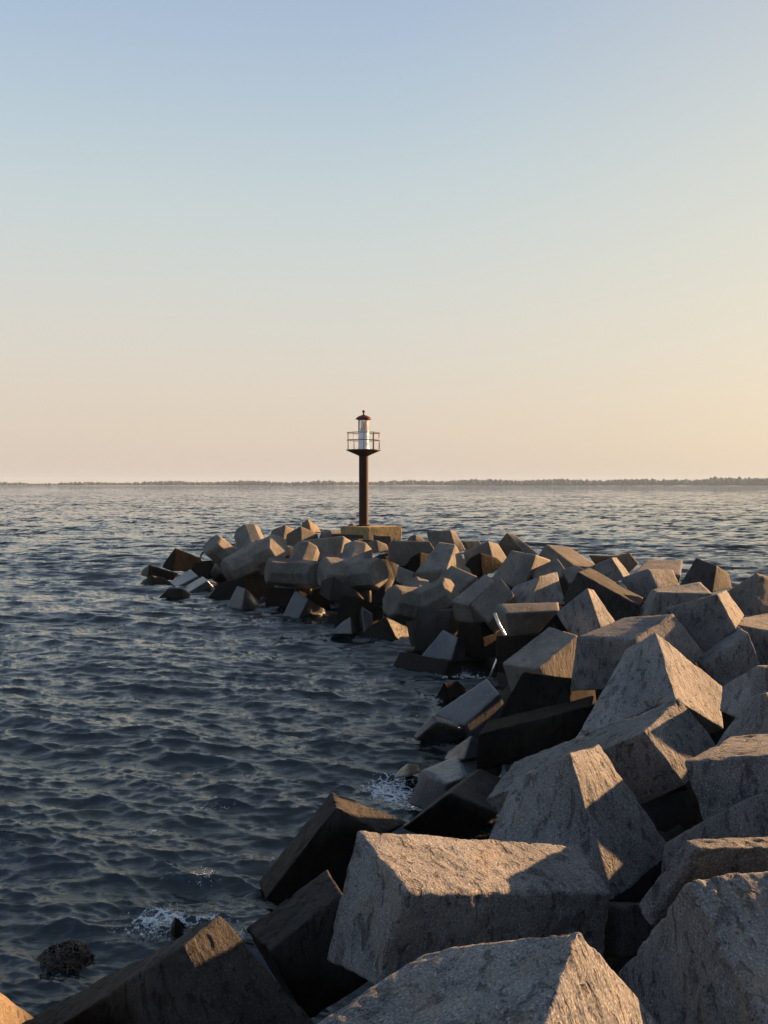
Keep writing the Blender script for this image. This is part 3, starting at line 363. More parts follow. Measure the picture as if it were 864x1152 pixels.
('M1', 'algae_shade', 0.07, 'black block deep in the hollow above the foam', [[2.341, 20.6, 0.41], [2.239, 20.644, 1.277], [3.043, 21.161, 0.448], [2.982, 21.205, 1.232], [1.717, 21.348, 0.348], [1.783, 21.392, 1.161], [2.455, 21.909, 0.361], [2.428, 21.953, 1.085]]),
('M2', 'algae_shade', 0.08, 'dark stained block in the hollow behind the thin metal rod', [[2.694, 17.5, 0.707], [2.613, 17.569, 1.491], [3.285, 17.839, 0.724], [3.239, 17.908, 1.487], [2.272, 18.208, 0.627], [2.314, 18.277, 1.37], [2.891, 18.547, 0.632], [2.861, 18.616, 1.308]]),
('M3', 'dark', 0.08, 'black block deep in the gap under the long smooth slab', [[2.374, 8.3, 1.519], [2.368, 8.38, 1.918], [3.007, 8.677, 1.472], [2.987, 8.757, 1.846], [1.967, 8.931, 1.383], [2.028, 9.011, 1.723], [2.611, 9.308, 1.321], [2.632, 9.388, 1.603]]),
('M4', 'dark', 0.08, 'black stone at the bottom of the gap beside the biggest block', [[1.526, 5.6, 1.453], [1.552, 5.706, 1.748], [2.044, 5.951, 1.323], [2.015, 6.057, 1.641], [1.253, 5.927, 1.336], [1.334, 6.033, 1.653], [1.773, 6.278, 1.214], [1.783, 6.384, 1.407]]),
]
TETS = [
('TA', [-3.032, 31.5, 1.327], 1.15, [[-0.938, -0.328, 0.11], [0.221, 0.633, 0.742], [0.088, 0.472, -0.877], [0.629, -0.777, 0.025]], 'pale fat tetrapod pointing one leg left, above the shiny blue grey blocks', 1.15),
('TB', [-1.043, 30.6, 1.356], 1.2, [[0.733, -0.671, 0.113], [-0.885, -0.452, 0.11], [0.056, 0.404, -0.913], [0.096, 0.718, 0.689]], 'large grey tetrapod under the platform, one leg pointing right', 1.25),
('TC', [-5.267, 36.5, 1.484], 1.42, [[-0.73, -0.569, -0.379], [-0.366, 0.56, 0.744], [0.365, 0.595, -0.716], [0.73, -0.586, 0.352]], 'tetrapod with a golden upper leg and a long leg reaching down left', 1.1),
('TD', [-6.73, 39.5, 1.038], 1.4, [[-0.595, -0.514, 0.618], [0.426, -0.627, -0.652], [0.71, 0.463, 0.53], [-0.542, 0.678, -0.496]], 'dark tetrapod with a blunt leg pointing up left above the waterline', 1.05),
('TE', [0.995, 23.6, 1.244], 1.0, [[-0.831, -0.513, 0.214], [0.783, -0.432, 0.447], [-0.095, 0.94, 0.329], [0.142, 0.006, -0.99]], 'pale rounded tetrapod lying above the sheer black block', 1.2),
]
RIGHT = [(3.6, 4.6, 1.75, 1.4), (3.7, 6.2, 1.85, 1.4), (4.4, 7.6, 1.95, 1.4), (5.2, 9.2, 1.85, 1.5), (6.3, 11.0, 1.95, 1.4), (7.2, 13.0, 1.75, 1.4), (3.0, 2.6, 1.65, 1.4), (8.6, 16.2, 1.35, 1.4), (5.4, 5.4, 1.85, 1.4), (6.8, 8.4, 1.85, 1.4), (8.6, 12.2, 1.25, 1.4), (4.9, 3.2, 1.65, 1.4)]

# ---------------------------------------------------------------- water
def ocean_tile(N, L, wind, V, seed, lmin, lmax, spread=1.3):
    rng = np.random.default_rng(seed)
    k1 = 2*np.pi*np.fft.fftfreq(N, L/N); KX, KY = np.meshgrid(k1, k1, indexing='ij')
    K = np.hypot(KX, KY); K[0, 0] = 1e-6
    Lp = V*V/9.81
    cosw = (KX*wind[0]+KY*wind[1])/K
    Ph = np.exp(-1/(K*Lp)**2)/K**3.35*(np.abs(cosw)**spread+.012)
    Ph *= np.where(cosw < 0, .35, 1)
    lam = 2*np.pi/K; Ph *= (lam > lmin)*(lam < lmax); Ph[0, 0] = 0
    h = (rng.standard_normal((N, N))+1j*rng.standard_normal((N, N)))*np.sqrt(Ph)
    H = np.fft.ifft2(h).real; dx = np.fft.ifft2(-1j*KX/K*h).real; dy = np.fft.ifft2(-1j*KY/K*h).real
    s = H.std(); return H/s, dx/s, dy/s
def samp(T_, L, x, y):
    N = T_.shape[0]; u = (x/L*N) % N; v = (y/L*N) % N
    i = u.astype(int); j = v.astype(int); fu = u-i; fv = v-j; i %= N; j %= N; i2 = (i+1) % N; j2 = (j+1) % N
    return T_[i, j]*(1-fu)*(1-fv)+T_[i2, j]*fu*(1-fv)+T_[i, j2]*(1-fu)*fv+T_[i2, j2]*fu*fv
wind = (math.cos(R(-112)), math.sin(R(-112)))
LA, LB = 67.0, 11.3
HA, XA, YA = ocean_tile(1024, LA, wind, 3.5, 11, .2, 7.0, 18.0)
HB, XB, YB = ocean_tile(512, LB, (math.cos(R(-80)), math.sin(R(-80))), 1.6, 5, .055, 1.0, 7.0)
def waves(x, y):
    r = np.hypot(x, y)
    fa = np.clip(1.15-r/1500, .0, 1)
    fb = np.clip((60-r)/30, 0, 1)
    c, s = math.cos(.4), math.sin(.4)
    xb, yb = x*c-y*s, x*s+y*c
    AA, AB = WAMP_A, WAMP_B
    gust = 1+.35*np.sin(x*.13+y*.07+1.3)*np.sin(y*.11-x*.05)
    z = AA*fa*samp(HA, LA, x, y)+AB*fb*gust*samp(HB, LB, xb, yb)
    dx = -1.15*AA*fa*samp(XA, LA, x, y)-.9*AB*fb*gust*samp(XB, LB, xb, yb)
    dy = -1.15*AA*fa*samp(YA, LA, x, y)-.9*AB*fb*gust*samp(YB, LB, xb, yb)
    return z, dx, dy
WAMP_A, WAMP_B = .062, .0135
def foam_field(x, y):
    f = np.zeros_like(x)
    for b in BLOCKS:
        c = np.array(b[4])
        if c[:, 2].min() < .35 and c[:, 2].max() > .05 and b[0] not in ('F1', 'F2'):
            m = c.mean(0); s = np.ptp(c[:, :2], axis=0)*.5+.12
            f = np.maximum(f, .50*np.exp(-(((x-m[0])/s[0])**2+((y-m[1]+.1)/s[1])**2)**2))
    for (fx, fy, rx, ry, a) in FOAM:
        f = np.maximum(f, a*np.exp(-((x-fx)/rx)**2-((y-fy)/ry)**2))
    return f
FOAM = [(1.75, 20.8, .9, .9, .95), (2.4, 20.3, .6, .8, .9), (.12, 13.0, .55, .8, 1.0), (.45, 12.3, .6, .6, .9), (.75, 11.4, .5, .5, .6), (.2, 25.5, .8, .5, .6), (-2.27, 8.95, .45, .40, 1.0), (-1.85, 9.0, .5, .4, .75), (-2.02, 9.95, .25, .2, .8),
        (-1.25, 8.7, .5, .4, .6), (-2.35, 10.0, .35, .25, .5), (-2.9, 8.0, .5, .4, .45), (-3.0, 11.5, .5, .16, .62), (-2.4, 12.2, .4, .14, .6), (-3.9, 10.9, .5, .12, .5), (.9, 15.2, .6, .8, .5), (-4.5, 34., 1.5, .7, .5), (-2.2, 29.3, 1.2, .8, .5), (.7, 17.2, .6, .8, .45), (-7.8, 36, 2, 1, .5)]
def build_water():
    # a polar sheet centred on the viewpoint, fine nearby and coarse towards the horizon
    th = np.concatenate([np.linspace(-180, -48, 60, endpoint=False), np.linspace(-48, -31, 60, endpoint=False), np.linspace(-31, 28, 700), np.linspace(28, 60, 90)[1:], np.linspace(60, 180, 50)[1:-1]])
    th = np.radians(th)
    rr = [.5]
    while rr[-1] < 3400:
        r = rr[-1]
        d = .35 if r < 6.0 else (.028+max(0, r-8)*.0032 if r < 60 else (.2+(r-60)*.012 if r < 400 else (r-380)*.25))
        rr.append(r+d)
    rr = np.array(rr); nr, nt_ = len(rr), len(th)
    TH, RR = np.meshgrid(th, rr)
    x = (RR*np.sin(TH)).ravel(); y = (RR*np.cos(TH)).ravel()
    z, dx, dy = waves(x, y)
    V = np.stack([x+dx, y+dy, z], 1)
    i, j = np.meshgrid(np.arange(nr-1), np.arange(nt_), indexing='ij'); j2 = (j+1) % nt_
    Fc = np.stack([i*nt_+j, i*nt_+j2, (i+1)*nt_+j2, (i+1)*nt_+j], -1).reshape(-1, 4)[:, ::-1]
    t = NT('sea_water'); tc = t.new('ShaderNodeTexCoord'); P = tc.outputs['Object']
    w1 = t.noise(t.mapping(P, scale=(.42, 1.3, 1), rot=(0, 0, .25)), 3.0, 8, .62, .5)
    w2 = t.noise(P, 14, 5, .6, .3)
    w0 = t.noise(t.mapping(P, scale=(.5, 1.1, 1), rot=(0, 0, -.2)), .45, 4, .5)
    nrm = t.bump(w0, .3, .3)
    nrm = t.bump(w1, .5, .045, nrm); nrm = t.bump(w2, .4, .005, nrm); nrm = t.bump(t.noise(t.mapping(P, scale=(.4, 1.4, 1), rot=(0, 0, -.2)), 7.5, 5, .55, .8), .5, .018, nrm)
    # wind ripples of the open water, where the sheet's own waves get too coarse to carry them
    ar = t.new('ShaderNodeAttribute'); ar.attribute_name = 'ripple'
    acc = None
    for (sc_, k_, loc_) in ((1.5, 1.5, 0), (.4, 1.1, 5), (.07, .40, 9)):
        nn = t.new('ShaderNodeTexNoise'); t.set(nn.inputs['Vector'], t.mapping(P, scale=(.55, 1.2, 1), loc=(loc_, 0, 0))); nn.inputs['Scale'].default_value = sc_; nn.inputs['Detail'].default_value = 3
        v1 = t.new('ShaderNodeVectorMath', operation='SUBTRACT'); t.set(v1.inputs[0], nn.outputs['Color']); v1.inputs[1].default_value = (.5, .5, .5)
        v2 = t.new('ShaderNodeVectorMath', operation='MULTIPLY'); t.set(v2.inputs[0], v1.outputs[0]); v2.inputs[1].default_value = (k_*1.0, k_*2.0, 0)
        if acc is None: acc = v2.outputs[0]
        else:
            v3 = t.new('ShaderNodeVectorMath', operation='ADD'); t.set(v3.inputs[0], acc); t.set(v3.inputs[1], v2.outputs[0]); acc = v3.outputs[0]
    vs = t.new('ShaderNodeVectorMath', operation='SCALE'); t.set(vs.inputs[0], acc); t.set(vs.inputs['Scale'], ar.outputs['Fac'])
    va = t.new('ShaderNodeVectorMath', operation='ADD'); t.set(va.inputs[0], nrm); t.set(va.inputs[1], vs.outputs[0])
    vn = t.new('ShaderNodeVectorMath', operation='NORMALIZE'); t.set(vn.inputs[0], va.outputs[0]); nrm = vn.outputs[0]
    at_ = t.new('ShaderNodeAttribute'); at_.attribute_name = 'foam'
    fz = t.noise(P, 7, 8, .7, 1.2)
    dn_ = t.new('ShaderNodeTexNoise'); t.set(dn_.inputs['Vector'], P); dn_.inputs['Scale'].default_value = 5; dn_.inputs['Detail'].default_value = 4
    dm_ = t.new('ShaderNodeVectorMath', operation='MULTIPLY_ADD'); t.set(dm_.inputs[0], dn_.outputs['Color']); dm_.inputs[1].default_value = (.35, .35, 0); t.set(dm_.inputs[2], P)
    lace = t.ramp(t.voro(dm_.outputs[0], 8, 'DISTANCE_TO_EDGE'), .16, .0)
    ft = t.math('ADD', at_.outputs['Fac'], t.math('ADD', t.math('MULTIPLY', t.math('SUBTRACT', lace, 1.0), .5), t.math('MULTIPLY', t.math('SUBTRACT', fz, .5), 1.5)))
    fm = t.ramp(ft, .42, .66)
    fm = t.math('MULTIPLY', fm, t.ramp(at_.outputs['Fac'], .03, .25))
    c = t.mix(fm, C4(.002, .006, .008), C4(.45, .49, .52)); t.set(t.b.inputs['Base Color'], c)
    t.set(t.b.inputs['Roughness'], t.ramp(fm, 0, 1, .035, .7)); t.b.inputs['IOR'].default_value = 1.45; t.b.inputs['Specular Tint'].default_value = C4(.84, .94, 1.0)
    t.set(t.b.inputs['Normal'], nrm)
    me = mesh_from('sea', V, Fc, [t.m])
    a = me.attributes.new('foam', 'FLOAT', 'POINT'); a.data.foreach_set('value', foam_field(x, y).astype(np.float32))
    a = me.attributes.new('ripple', 'FLOAT', 'POINT'); a.data.foreach_set('value', (np.clip((np.hypot(x, y)-14)/90, 0, 1)**.6).astype(np.float32))
    o = link('sea', me); tag(o, kind='structure'); o['label'] = 'dark rippled sea water'
build_water()

# ---------------------------------------------------------------- far shore with its wood
def build_far():
    xs = np.linspace(-2550, 2550, 200); V = []; ys = [2150, 2190, 2300, 2500, 2700]; hs = [-1.0, 1.5, 3.0, 3.0, -1.0]
    for q, (y0, h) in enumerate(zip(ys, hs)):
        for xx in xs: V.append((xx, y0+60*math.sin(xx*.0011+1)-xx*xx*.00006, h+(1.0*math.sin(xx*.01+q) if 0 < q < 4 else 0)))
    n = len(xs); Fc = [(q*n+i, q*n+i+1, (q+1)*n+i+1, (q+1)*n+i) for q in range(4) for i in range(n-1)]
    t = NT('far_ground'); t.b.inputs['Roughness'].default_value = 1
    tc = t.new('ShaderNodeTexCoord'); t.set(t.b.inputs['Base Color'], t.mix(t.noise(tc.outputs['Object'], .02, 4), C4(.05, .055, .035), C4(.12, .11, .08)))
    tag(link('far_shore', mesh_from('far_shore', V, Fc, [t.m])), 'low far shore along the horizon', kind='structure')
    import bmesh
    bm = bmesh.new(); bmesh.ops.create_icosphere(bm, subdivisions=1, radius=1); bv = np.array([v.co[:] for v in bm.verts]); bf = np.array([[v.index for v in f.verts] for f in bm.faces]); bm.free()
    rng = np.random.default_rng(4); VV = []; FF = []; k = 0
    for i in range(7000):
        xx = rng.uniform(-2500, 2500)
        env = 9.5+10*np.clip((xx+250)/1200, 0, 1)+2.5*math.sin(xx*.006+.6)*math.sin(xx*.0017)+1.5*math.sin(xx*.031)
        yy = 2185+rng.uniform(0, 160)+60*math.sin(xx*.0011+1)-xx*xx*.00006
        h = max(5, env*rng.uniform(.6, 1.05)); 
        if rng.random() < .03: h *= rng.uniform(1.05, 1.2)
        rw = h*rng.uniform(.3, .55)
        b = bv*(1+.3*rng.uniform(-1, 1, (len(bv), 1)))
        VV.append(b*np.array([rw, rw, h*.55])+np.array([xx, yy, h*.5])); FF.append(bf+k); k += len(bv)
    t = NT('wood_foliage'); t.b.inputs['Roughness'].default_value = 1; t.b.inputs['Specular IOR Level'].default_value = .05
    tc = t.new('ShaderNodeTexCoord'); t.set(t.b.inputs['Base Color'], t.mix(t.noise(tc.outputs['Object'], .06, 5, .7), C4(.025, .038, .026), C4(.05, .062, .045)))
    tag(link('distant_wood', mesh_from('distant_wood', np.concatenate(VV), np.concatenate(FF), [t.m], smooth=False)), 'low line of trees along the far shore', 'wood', kind='stuff')
build_far()

# ---------------------------------------------------------------- the breakwater
def lattice(n):
    r = np.arange(n+1); faces = []
    a, b = np.meshgrid(r, r, indexing='ij'); pts = []; Fc = []; off = 0
    for ax in range(3):
        for side in (0, n):
            p = np.zeros((n+1, n+1, 3), int); o = [q for q in range(3) if q != ax]
            p[..., ax] = side; p[..., o[0]] = a; p[..., o[1]] = b
            ids = off+np.arange((n+1)**2).reshape(n+1, n+1)
            q = np.stack([ids[:-1, :-1], ids[1:, :-1], ids[1:, 1:], ids[:-1, 1:]], -1).reshape(-1, 4)
            flip = (ax == 1) ^ (side == 0)
            if flip: q = q[:, ::-1]
            pts.append(p.reshape(-1, 3)); Fc.append(q); off += (n+1)**2
    pts = np.concatenate(pts); Fc = np.concatenate(Fc)
    key = pts[:, 0]*(n+1)**2+pts[:, 1]*(n+1)+pts[:, 2]
    u, first, inv = np.unique(key, return_index=True, return_inverse=True)
    return pts[first], inv[Fc]
_lat = {}
def trilin(c, u):
    r = 0
    for k in range(8):
        wt = (u[:, 0] if k & 1 else 1-u[:, 0])*(u[:, 1] if k & 2 else 1-u[:, 1])*(u[:, 2] if k & 4 else 1-u[:, 2])
        r = r+wt[:, None]*c[k]
    return r
def block_mesh(c, rnd, n, seed, style):
    c = np.array(c, float)
    la = np.linalg.norm(c[1]-c[0]); lb = np.linalg.norm(c[2]-c[0]); lc = np.linalg.norm(c[4]-c[0])
    size = (la*lb*lc)**(1/3)
    if n not in _lat: _lat[n] = lattice(n)
    p, Fc = _lat[n]
    g = p/n*2-1.0
    g = np.sign(g)*(1-(1-np.abs(g))**1.15)      # a little denser towards the edges
    half = np.array([la, lb, lc])/2
    r = min(rnd*(.38 if style in ('rough', 'dark', 'algae_shade') else .7), min(half)*.75)
    q = g*half
    lo = half-r
    # edge wear makes the corner radius uneven
    inner = np.clip(q, -lo, lo); d = q-inner
    ln = np.linalg.norm(d, axis=1, keepdims=True); dn = d/np.maximum(ln, 1e-9)
    q2 = inner+dn*r
    u = q2/(2*half)+.5; W = trilin(c, u)
    W2 = trilin(c, (q2+dn*.01)/(2*half)+.5); N = W2-W; N /= np.maximum(np.linalg.norm(N, axis=1, keepdims=True), 1e-9)
    srt = np.sort(half-np.abs(q2), axis=1)[:, 1]           # distance to the nearest edge
    edge = np.exp(-(srt/(.045*size+.012))**2)
    am = {'smooth': .5, 'wet': .6}.get(style, 1.0)
    disp = am*size*.008*fbm(W*1.7/size, 3, seed)
    cell = size/n
    disp += am*.009*min(1, size)*fbm(W*5.0, 4, seed+9)*np.clip(1.2-cell*6, 0, 1)
    if style not in ('smooth', 'wet'):
        rg = fbm(W*np.array([14., 14., 6.]), 4, seed+21); disp += .006*rg*np.clip(1.3-cell*14, 0, 1)
        if cell < .03:
            pn = fbm(W*np.array([9., 11., 5.])@ROT.T, 3, seed+33); disp -= .012*np.clip(pn-.18, 0, .3)/.3
    chip = fbm(W*(3.2/size+1.5), 4, seed+50)
    disp -= edge*np.clip(chip-.02, 0, 1)*size*(.022 if am == 1 else .018)
    disp -= edge*np.clip(fbm(W*9, 3, seed+61)-.1, 0, 1)*.02*am
    disp *= 1
    return W+N*disp[:, None], Fc
if np.linalg.det(np.eye(3)) < 0: pass
def add_block(name, c, rnd, mat, label, cat, seed, group=None, npx=None):
    c = np.array(c, float)
    # keep the faces pointing outwards
    hand = np.dot(np.cross(c[1]-c[0], c[2]-c[0]), c[4]-c[0])
    if hand < 0: c = c[[0, 2, 1, 3, 4, 6, 5, 7]]
    cen = c.mean(0); D = max(3.0, cen[1]); size = np.linalg.norm(c-cen, axis=1).mean()*1.15
    n = npx or int(np.clip(size*889/D/2.6, 14, 120))
    V, Fc = block_mesh(c, rnd, n, seed, mat)
    base = np.array([cen[0], cen[1], V[:, 2].min()])
    o = link(name, mesh_from(name, V-base, Fc, [M[mat]]), loc=base)
    tag(o, label, cat, group); return o
GRP = 'concrete blocks piled along the breakwater'
SMALL = {'F24', 'F25', 'J3', 'T3', 'T6', 'F1', 'T5'}
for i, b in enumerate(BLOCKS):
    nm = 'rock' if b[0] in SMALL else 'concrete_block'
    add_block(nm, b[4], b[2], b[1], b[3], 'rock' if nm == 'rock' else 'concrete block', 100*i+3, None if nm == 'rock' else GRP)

# the pile goes on to the right, outside the picture
def rot_box(cx, cy, cz, s, seed):
    rng = np.random.default_rng(seed); A = rng.standard_normal((3, 3)); Q, _ = np.linalg.qr(A)
    if np.linalg.det(Q) < 0: Q[:, 0] *= -1
    hs = np.array(s)/2
    return [np.array([cx, cy, cz])+Q@(hs*np.array([(k & 1)*2-1, ((k >> 1) & 1)*2-1, ((k >> 2) & 1)*2-1])) for k in range(8)]
for k, (x, y, z, s) in enumerate(RIGHT):
    add_block('concrete_block', rot_box(x, y, z, (s, s*.9, s*.8), 40+k), .05, 'rough', 'grey block of the breakwater past the right edge of the view', 'concrete block', 9000+17*k, 'blocks continuing right of the view', npx=36)

# rubble core under the blocks: seen only as darkness in the gaps
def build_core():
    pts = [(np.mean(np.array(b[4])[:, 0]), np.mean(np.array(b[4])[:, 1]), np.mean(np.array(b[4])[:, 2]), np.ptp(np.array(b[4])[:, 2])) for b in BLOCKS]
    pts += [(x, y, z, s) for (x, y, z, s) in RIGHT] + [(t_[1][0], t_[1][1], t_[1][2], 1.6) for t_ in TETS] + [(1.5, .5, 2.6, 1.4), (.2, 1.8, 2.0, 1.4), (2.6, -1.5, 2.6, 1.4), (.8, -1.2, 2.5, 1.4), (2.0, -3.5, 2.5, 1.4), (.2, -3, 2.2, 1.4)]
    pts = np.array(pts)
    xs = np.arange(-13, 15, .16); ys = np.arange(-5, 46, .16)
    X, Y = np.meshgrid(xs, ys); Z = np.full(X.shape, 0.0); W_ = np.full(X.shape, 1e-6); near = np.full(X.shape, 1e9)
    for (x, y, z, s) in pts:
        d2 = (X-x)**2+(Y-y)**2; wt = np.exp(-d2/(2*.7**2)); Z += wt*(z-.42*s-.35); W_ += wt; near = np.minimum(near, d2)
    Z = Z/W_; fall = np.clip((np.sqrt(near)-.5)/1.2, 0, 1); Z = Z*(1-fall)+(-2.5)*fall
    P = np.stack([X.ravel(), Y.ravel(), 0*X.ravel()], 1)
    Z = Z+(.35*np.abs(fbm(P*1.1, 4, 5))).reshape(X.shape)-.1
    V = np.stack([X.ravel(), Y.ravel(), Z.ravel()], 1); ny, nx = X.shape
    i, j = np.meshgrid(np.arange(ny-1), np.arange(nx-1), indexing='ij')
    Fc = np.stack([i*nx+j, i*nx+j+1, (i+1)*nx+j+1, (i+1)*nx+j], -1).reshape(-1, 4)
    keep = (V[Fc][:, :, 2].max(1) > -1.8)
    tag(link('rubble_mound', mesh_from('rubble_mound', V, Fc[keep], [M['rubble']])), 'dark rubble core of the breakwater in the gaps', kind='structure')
build_core()

# ---------------------------------------------------------------- tetrapods
def tetra(o, L_, dirs, label, fat=1.0):
    V = []; Fc = []; n = 8
    for d in dirs:
        d = Vector(d).normalized(); u = d.orthogonal().normalized(); v = d.cross(u); base = len(V)
        prof = [(-.10, .34), (.0, .43*fat), (.45, .38*fat), (.93, .37*fat), (1.0, .33*fat)]
        for (s, r) in prof:
            for k in range(n):
                a = 2*math.pi*k/n; V.append((d*s+(u*math.cos(a)+v*math.sin(a))*r)*L_)
        for j in range(len(prof)-1):
            for k in range(n): Fc.append((base+j*n+k, base+j*n+(k+1) % n, base+(j+1)*n+(k+1) % n, base+(j+1)*n+k))
        Fc.append(tuple(base+k for k in range(n-1, -1, -1))); Fc.append(tuple(base+(len(prof)-1)*n+k for k in range(n)))
    me = mesh_from('tetrapod', V, Fc, [M['smooth']])
    ob = link('tetrapod', me, loc=Vector(o)); tag(ob, label, 'tetrapod', 'tetrapods at the head of the breakwater')
    rm = ob.modifiers.new('remesh', 'REMESH'); rm.mode = 'VOXEL'; rm.voxel_size = .022*L_; rm.use_smooth_shade = True
    sm = ob.modifiers.new('smooth', 'SMOOTH'); sm.factor = .5; sm.iterations = 2
for t_ in TETS: tetra(t_[1], t_[2], t_[3], t_[4], t_[5])

# ---------------------------------------------------------------- beacon platform and beacon
PD = 37.0
corner = at(414, 593, PD); PZ = corner.z
def build_platform():
    a1 = Vector((-.80, .60, 0)); a2 = Vector((.83, .56, 0))
    c0 = Vector((corner.x, corner.y, 0))
    def slab(z0, z1, o, l1, l2, mat, nm, parent, seed):
        c = []
        for k in range(8):
            p = o+a1*(l1 if k & 1 else 0)+a2*(l2 if k & 2 else 0); p = Vector((p.x, p.y, z1 if k & 4 else z0)); c.append(np.array(p))
        V, Fc = block_mesh(np.array(c), .03, 40, seed, 'smooth')
        # V outward check
        hand = np.dot(np.cross(c[1]-c[0], c[2]-c[0]), c[4]-c[0])
        if hand < 0: Fc = Fc[:, ::-1]
        return link(nm, mesh_from(nm, V-np.array(ctr), Fc, [M[mat]]), parent=parent)
    ctr = c0+a1*.75+a2*.85; ctr.z = PZ-.7
    e = empty('beacon_platform', ctr); tag(e, 'square concrete platform under the beacon with one golden sunlit side', 'platform')
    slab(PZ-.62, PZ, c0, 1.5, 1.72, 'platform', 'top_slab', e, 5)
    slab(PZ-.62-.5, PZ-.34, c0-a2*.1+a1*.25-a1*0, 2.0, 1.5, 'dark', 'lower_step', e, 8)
    return c0+a1*.75+a2*.70
pc = build_platform()
bx = at(409.2, 593, PD+1.0).x; pc = Vector((bx, PD+1.0, PZ))
def part(nm, prof, mat, parent, n=32):
    V, Fc = lathe(prof, n); o = link(nm, mesh_from(nm, V, Fc, [M[mat]]), parent=parent)
    return o
def flatish(o, ang=35):
    # hard edges where the profile turns sharply
    me = o.data; me.polygons.foreach_set('use_smooth', np.ones(len(me.polygons), dtype=bool))
    import bmesh
    bm = bmesh.new(); bm.from_mesh(me)
    for e in bm.edges:
        if len(e.link_faces) == 2 and e.calc_face_angle(0) > R(ang): e.smooth = False
    bm.to_mesh(me); bm.free(); return o
def build_beacon():
    k = (PD+1.0)/F      # metres per pixel at the beacon
    Z = lambda py: (592.0-py)*k
    e = empty('harbour_beacon', pc); tag(e, 'slim dark red light beacon on a pole with railed gallery and white lantern', 'beacon')
    rp = 5.3*k
    flatish(part('pole', [(rp*1.5, 0), (rp*1.5, .05), (rp*1.02, .055), (rp, .1), (rp, Z(513.5))], 'red', e))
    flatish(part('gallery_support', [(rp*.95, Z(514)), (rp*1.1, Z(513)), (18.2*k, Z(507.6)), (19.4*k, Z(507.2)), (19.4*k, Z(506.2)), (.2, Z(506.0))], 'black', e, 40))
    rr = 18.4*k; n = 10; ph = .35
    for q in range(n):
        a = ph+2*math.pi*q/n; x, y = rr*math.cos(a), rr*math.sin(a)
        V, Fc = tube([(x, y, Z(506.3)), (x, y, Z(487.2))], .017 if q % 2 else .021, 6); link('railing_post', mesh_from('railing_post', V, Fc, [M['rail'] if q % 3 else M['rail_white']]), parent=e)
    for zz, m_ in ((487.4, 'rail'), (495.6, 'rail')):
        V, Fc = tube([(rr*math.cos(2*math.pi*i/40), rr*math.sin(2*math.pi*i/40), Z(zz)) for i in range(40)], .02, 6, True)
        link('rail', mesh_from('rail', V, Fc, [M[m_]]), parent=e)
    rl = 6.0*k
    flatish(part('lantern_housing', [(rl*1.12, Z(506.1)), (rl*1.12, Z(505)), (rl, Z(504.8)), (rl, Z(486.5)), (rl*1.06, Z(486.3)), (rl*1.06, Z(485.4)), (.02, Z(485.2))], 'white', e))
    flatish(part('lantern_glass', [(rl*.93, Z(485.3)), (rl*.93, Z(472.6))], 'glass', e))
    for q in range(6):
        a = .2+math.pi*q/3; V, Fc = tube([(rl*.97*math.cos(a), rl*.97*math.sin(a), Z(485.4)), (rl*.97*math.cos(a), rl*.97*math.sin(a), Z(472.4))], .017, 6)
        link('glazing_bar', mesh_from('glazing_bar', V, Fc, [M['rail_white']]), parent=e)
    la = flatish(part('lamp', [(.12, Z(485.1)), (.12, Z(481.5)), (.07, Z(481.2)), (.10, Z(479.5)), (.10, Z(476.5)), (.07, Z(475)), (.03, Z(474.6))], 'lampm', e))
    rf = flatish(part('roof', [(rl*1.0, Z(473.0)), (8.9*k, Z(472.2)), (8.9*k, Z(471.4)), (7.0*k, Z(469.6)), (4.2*k, Z(468.2)), (1.4*k, Z(467.3)), (1.0*k, Z(466.5))], 'roof', e))
    flatish(part('finial', [(.9*k, Z(466.8)), (.8*k, Z(464.8)), (1.5*k, Z(464.4)), (1.7*k, Z(463.4)), (1.3*k, Z(462.4)), (.4*k, Z(462.0))], 'black', rf))
    # small access ladder hoop on the pole
    V, Fc = tube([(-rp*.3, -rp*1.0, Z(520)), (-rp*.3, -rp*1.35, Z(520.4)), (-rp*.3, -rp*1.35, Z(524)), (-rp*.3, -rp*1.0, Z(524.4))], .012, 6)
    link('handle', mesh_from('handle', V, Fc, [M['rail']]), parent=e)
build_beacon()

# ---------------------------------------------------------------- small things on and by the pile
def simple(nm, V, Fc, mat, label, cat):
    V = np.array([list(v) for v in V]); base = np.array([V[:, 0].mean(), V[:, 1].mean(), V[:, 2].min()])
    return tag(link(nm, mesh_from(nm, V-base, Fc, [M[mat]]), loc=base), label, cat)
V, Fc = tube([at(556.5, 690, 18.6), at(561, 702, 18.5), at(568, 714, 18.4), at(566.5, 722, 18.35), at(559, 742, 18.2), at(551.5, 762, 18.1)], [.035, .035, .03, .028, .03, .03], 8)
simple('metal_rod', V, Fc, 'steel', 'thin bent metal rod hanging from the block with the bright top edge', 'metal rod')
V, Fc = tube([at(226, 632, 40.2), at(226, 625, 40.2), at(228, 621.5, 40.2), at(232, 621, 40.2), at(235, 625, 40.3)], .045, 8)
simple('mooring_hook', V, Fc, 'black', 'small black curved iron hook between the left tetrapods and the black square block', 'hook')

